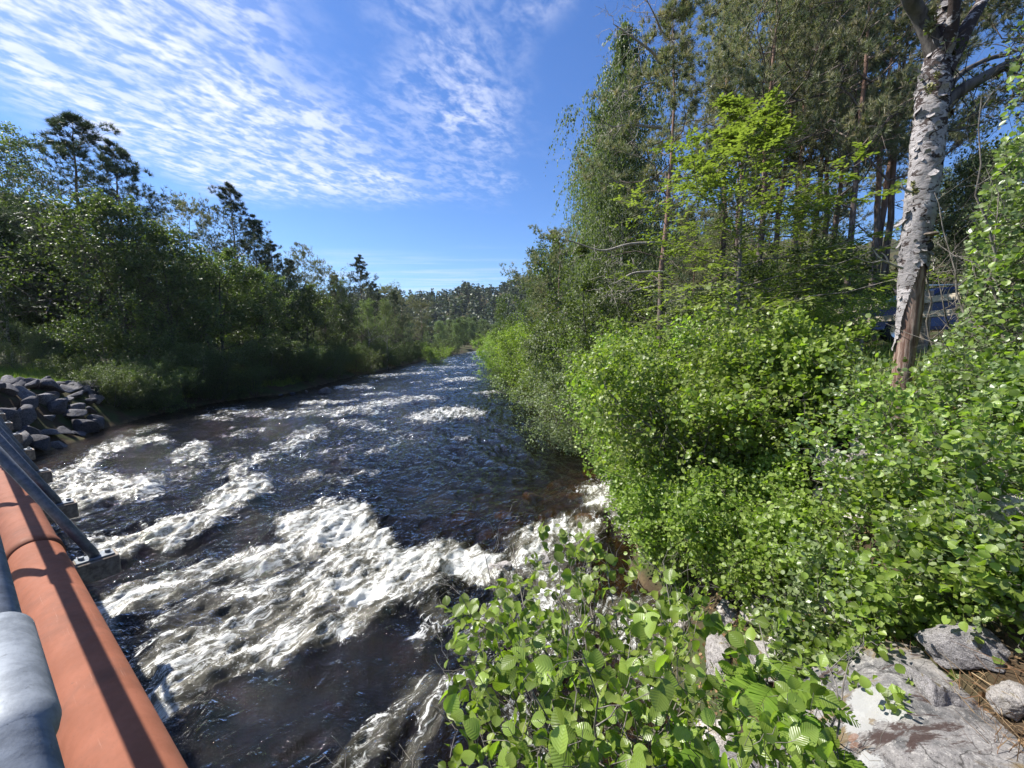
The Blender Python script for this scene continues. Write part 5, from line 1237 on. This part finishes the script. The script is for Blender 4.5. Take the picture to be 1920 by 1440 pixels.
for sgn in (-1, 1):
    gl_ = [(-.92, 1.02), (-.42, 1.36), (.85, 1.39), (1.45, 1.05)]
    V_ = np.array([(a, sgn * (.868 * (1 - .16 * max(0, (b - .95) / .5)) + .004), b) for a, b in gl_]); obj('side_window', mesh('side_window', V_, np.array([[0, 1, 2, 3]]), M['car_glass']), tcar)
    for wx_ in (-1.35, 1.35):
        a = np.linspace(0, 2 * np.pi, 25)[:-1]; ring = lambda rr_, yy_: np.stack([wx_ + rr_ * np.cos(a), np.full(24, yy_), .32 + rr_ * np.sin(a)], 1)
        V_ = np.concatenate([ring(.32, sgn * .68), ring(.32, sgn * .875), ring(.20, sgn * .885)]); i = np.arange(72).reshape(3, 24); j = np.roll(i, -1, 1); F = np.stack([i[:-1], j[:-1], j[1:], i[1:]], -1).reshape(-1, 4)
        wh = obj('wheel', mesh('wheel', V_, F, M['rubber'], None, True), tcar); V_ = np.concatenate([ring(.20, sgn * .885), [[wx_, sgn * .86, .32]]]); F = np.array([[k, (k + 1) % 24, 24] for k in range(24)]); obj('rim', mesh('rim', V_, F, M['chrome']), wh)
V_ = np.array([(-1.02, -.78, 1.012), (-1.02, .78, 1.012), (-.47, .70, 1.40), (-.47, -.70, 1.40)]) + [-.012, 0, .006]; obj('windscreen', mesh('windscreen', V_, np.array([[0, 1, 2, 3]]), M['car_glass']), tcar)
for sgn in (-1, 1):
    v, f = box(.06, .26, .12, (-2.10, sgn * .62, .70), .02); obj('headlight', mesh('headlight', v, f, M['chrome']), tcar)
    v, f = box(.05, .2, .16, (2.12, sgn * .66, .84), .02); obj('tail_light', mesh('tail_light', v, f, M['lamp_red']), tcar)
    v, f = box(1.7, .03, .04, (.2, sgn * .62, 1.49), .01); obj('roof_rack', mesh('roof_rack', v, f, M['chrome']), tcar)

# ------------------------------------------------------------------ bridge: built in its own frame (x along the bridge to the left bank, y outboard, z up), origin under the camera at water level
BA = math.atan2(.5797, -.8148)                 # heading of the bridge
d_ = np.array([math.cos(BA), math.sin(BA), 0]); 
bz = CAMH
tb = thing('footbridge', 'footbridge with timber cross beams and galvanised tube railing at the left', 'bridge', (0, 0, 0), BA)
# local +y points inboard (to the left of d); outboard side is -y
Bm = lambda nm, me, par=tb, **k: obj(nm, me, par, **k)
BEAM_S = [-2.6 + 1.69 * k for k in range(17)]
v, f = box(.15, 3.1, .15, (0, .93, bz - 1.6 - .075), .006); beam = mesh('cross_beam', v, f, M['timber'])
BW = .62
v, f = box(.11, .20, .012, (0, -.50, bz - 1.594 + .002), .002); v2, f2 = box(.02, .02, .03, (0, -.42, bz - 1.578), 0)
plate = mesh('foot_plate', v, f, M['galvanized'])
bolt_v, bolt_f = [], []
def cyl(c, ax_, r_, l_, S_=10):
    P_ = np.array([[np.array(c) - np.array(ax_) * l_ / 2, np.array(c) + np.array(ax_) * l_ / 2]]); v, f = tubes(P_, np.full((1, 2), r_), S_); n = len(v)
    return v, [f, np.array([list(range(S_))[::-1]]), np.array([list(range(S_, 2 * S_))])]
v, f = cyl((0, -.43, bz - 1.578), (0, 0, 1), .016, .03, 6); bolt = mesh('bolt', v, f, M['galvanized'])
v, f = cyl((0, -.57, bz - 1.578), (0, 0, 1), .016, .03, 6); bolt2 = mesh('bolt', v, f, M['galvanized'])
RZ = bz - .40                                   # rail height
RY_ = -.002
def tubemesh(nm, P_, r_, S_=20, mt='galvanized'):
    v, f = tubes(np.array([P_], float), np.full((1, len(P_)), r_), S_); n = len(v); return mesh(nm, v, [f, np.array([list(range(S_))[::-1]]), np.array([list(range(n - S_, n))])], M[mt], None, True)
brace = tubemesh('brace', [(0, -.50, bz - 1.585), (0, -.49, bz - 1.55), (0, -.005, bz - .43)], .030, mt='shaded_weathered_steel')
post = tubemesh('post', [(0, .03, bz - 1.6), (0, .03, bz - .43)], .025, mt='shaded_weathered_steel')
for s in BEAM_S:
    if -1.5 < s < 4: continue
    b_ = Bm('cross_beam', beam, loc=(s, 0, 0))
    if s < -1: continue
    Bm('foot_plate', plate, loc=(s, 0, 0)); Bm('bolt', bolt, loc=(s, 0, 0)); Bm('bolt', bolt2, loc=(s, 0, 0))
    if s > .2 or s < -1.2: Bm('brace', brace, loc=(s, 0, 0)); Bm('post', post, loc=(s, 0, 0))
Bm('handrail', tubemesh('handrail', [(-3, RY_, RZ), (26, RY_, RZ)], .028, 32))
for s in [.735 + 3.38 * k for k in range(8)]:
    prof_ = [(-.128, .026), (-.126, .0345), (-.120, .0362), (.105, .0362), (.118, .0335), (.127, .029), (.129, .027)]
    P_ = np.array([[(s - a, RY_, RZ) for a, _ in prof_[::-1]]]); v, f = tubes(P_, np.array([[b for _, b in prof_[::-1]]]), 40); Bm('rail_sleeve', mesh('rail_sleeve', v, f, M['galvanized'], None, True))
Bm('middle_rail', tubemesh('middle_rail', [(-3, .09, bz - .80), (26, .09, bz - .80)], .02)); Bm('lower_rail', tubemesh('lower_rail', [(-3, .09, bz - 1.2), (26, .09, bz - 1.2)], .02))
v, f = box(.20, 1.9, .048, (0, 1.05, bz - 1.572), .004); plank = mesh('deck_plank', v, f, M['timber'])
for k in range(138): Bm('deck_plank', plank, loc=(-3 + .21 * k, (k * 37 % 5) * .004, (k * 53 % 7) * .001))
for yv_ in (.35, 1.75): v, f = box(29, .16, .32, (11.5, yv_, bz - 1.755 - .165), .006); Bm('girder', mesh('girder', v, f, M['steel_dark']))
Bm('handrail', tubemesh('handrail', [(-3, 2.05, RZ), (26, 2.05, RZ)], .0335, 24)); Bm('middle_rail', tubemesh('middle_rail', [(-3, 2.05, bz - .85), (26, 2.05, bz - .85)], .024))
for s in BEAM_S: Bm('post', tubemesh('post', [(s, 2.05, bz - 1.6), (s, 2.05, bz - .53)], .028, 12))
# the clay coloured pipe on the beam ends
tpz = bz - 1.6 + .135
tpp = thing('service_pipe', 'thick terracotta coloured pipe running outside the bridge railing', 'pipe', (0, 0, 0), BA)
PR, PY = .128, -.225
JO = 4.1
P_ = [(-3, PY, tpz), (JO - .003, PY, tpz)]
obj('pipe_segment', tubemesh('pipe_segment', P_, PR, 64, 'pipe_clay'), tpp)
for k in range(4):
    a0 = JO + .005 + 5.6 * k; P_ = np.array([[(a0, PY, tpz), (a0 + .001, PY, tpz), (a0 + .14, PY, tpz), (a0 + .16, PY, tpz), (a0 + 5.57, PY, tpz)]]); v, f = tubes(P_, np.array([[PR - .01, PR + .009, PR + .009, PR + .001, PR]]), 64)
    obj('pipe_segment', mesh('pipe_segment', v, f, M['pipe_clay'], None, True), tpp)

# ------------------------------------------------------------------ thin summer haze
m, Tt = mat('haze'); pv = Tt.N('ShaderNodeVolumePrincipled', ins={'Color': (.80, .88, 1, 1), 'Density': .00010, 'Anisotropy': .2})
o_ = Tt.N('ShaderNodeOutputMaterial'); Tt.l.new(pv.outputs[0], o_.inputs['Volume'])
v, f = box(6400, 4400, 260, (0, 800, 110), 0)
obj('haze', mesh('haze', v, f, M['haze']), kind='stuff', label='thin blue haze over the far hill', category='haze')
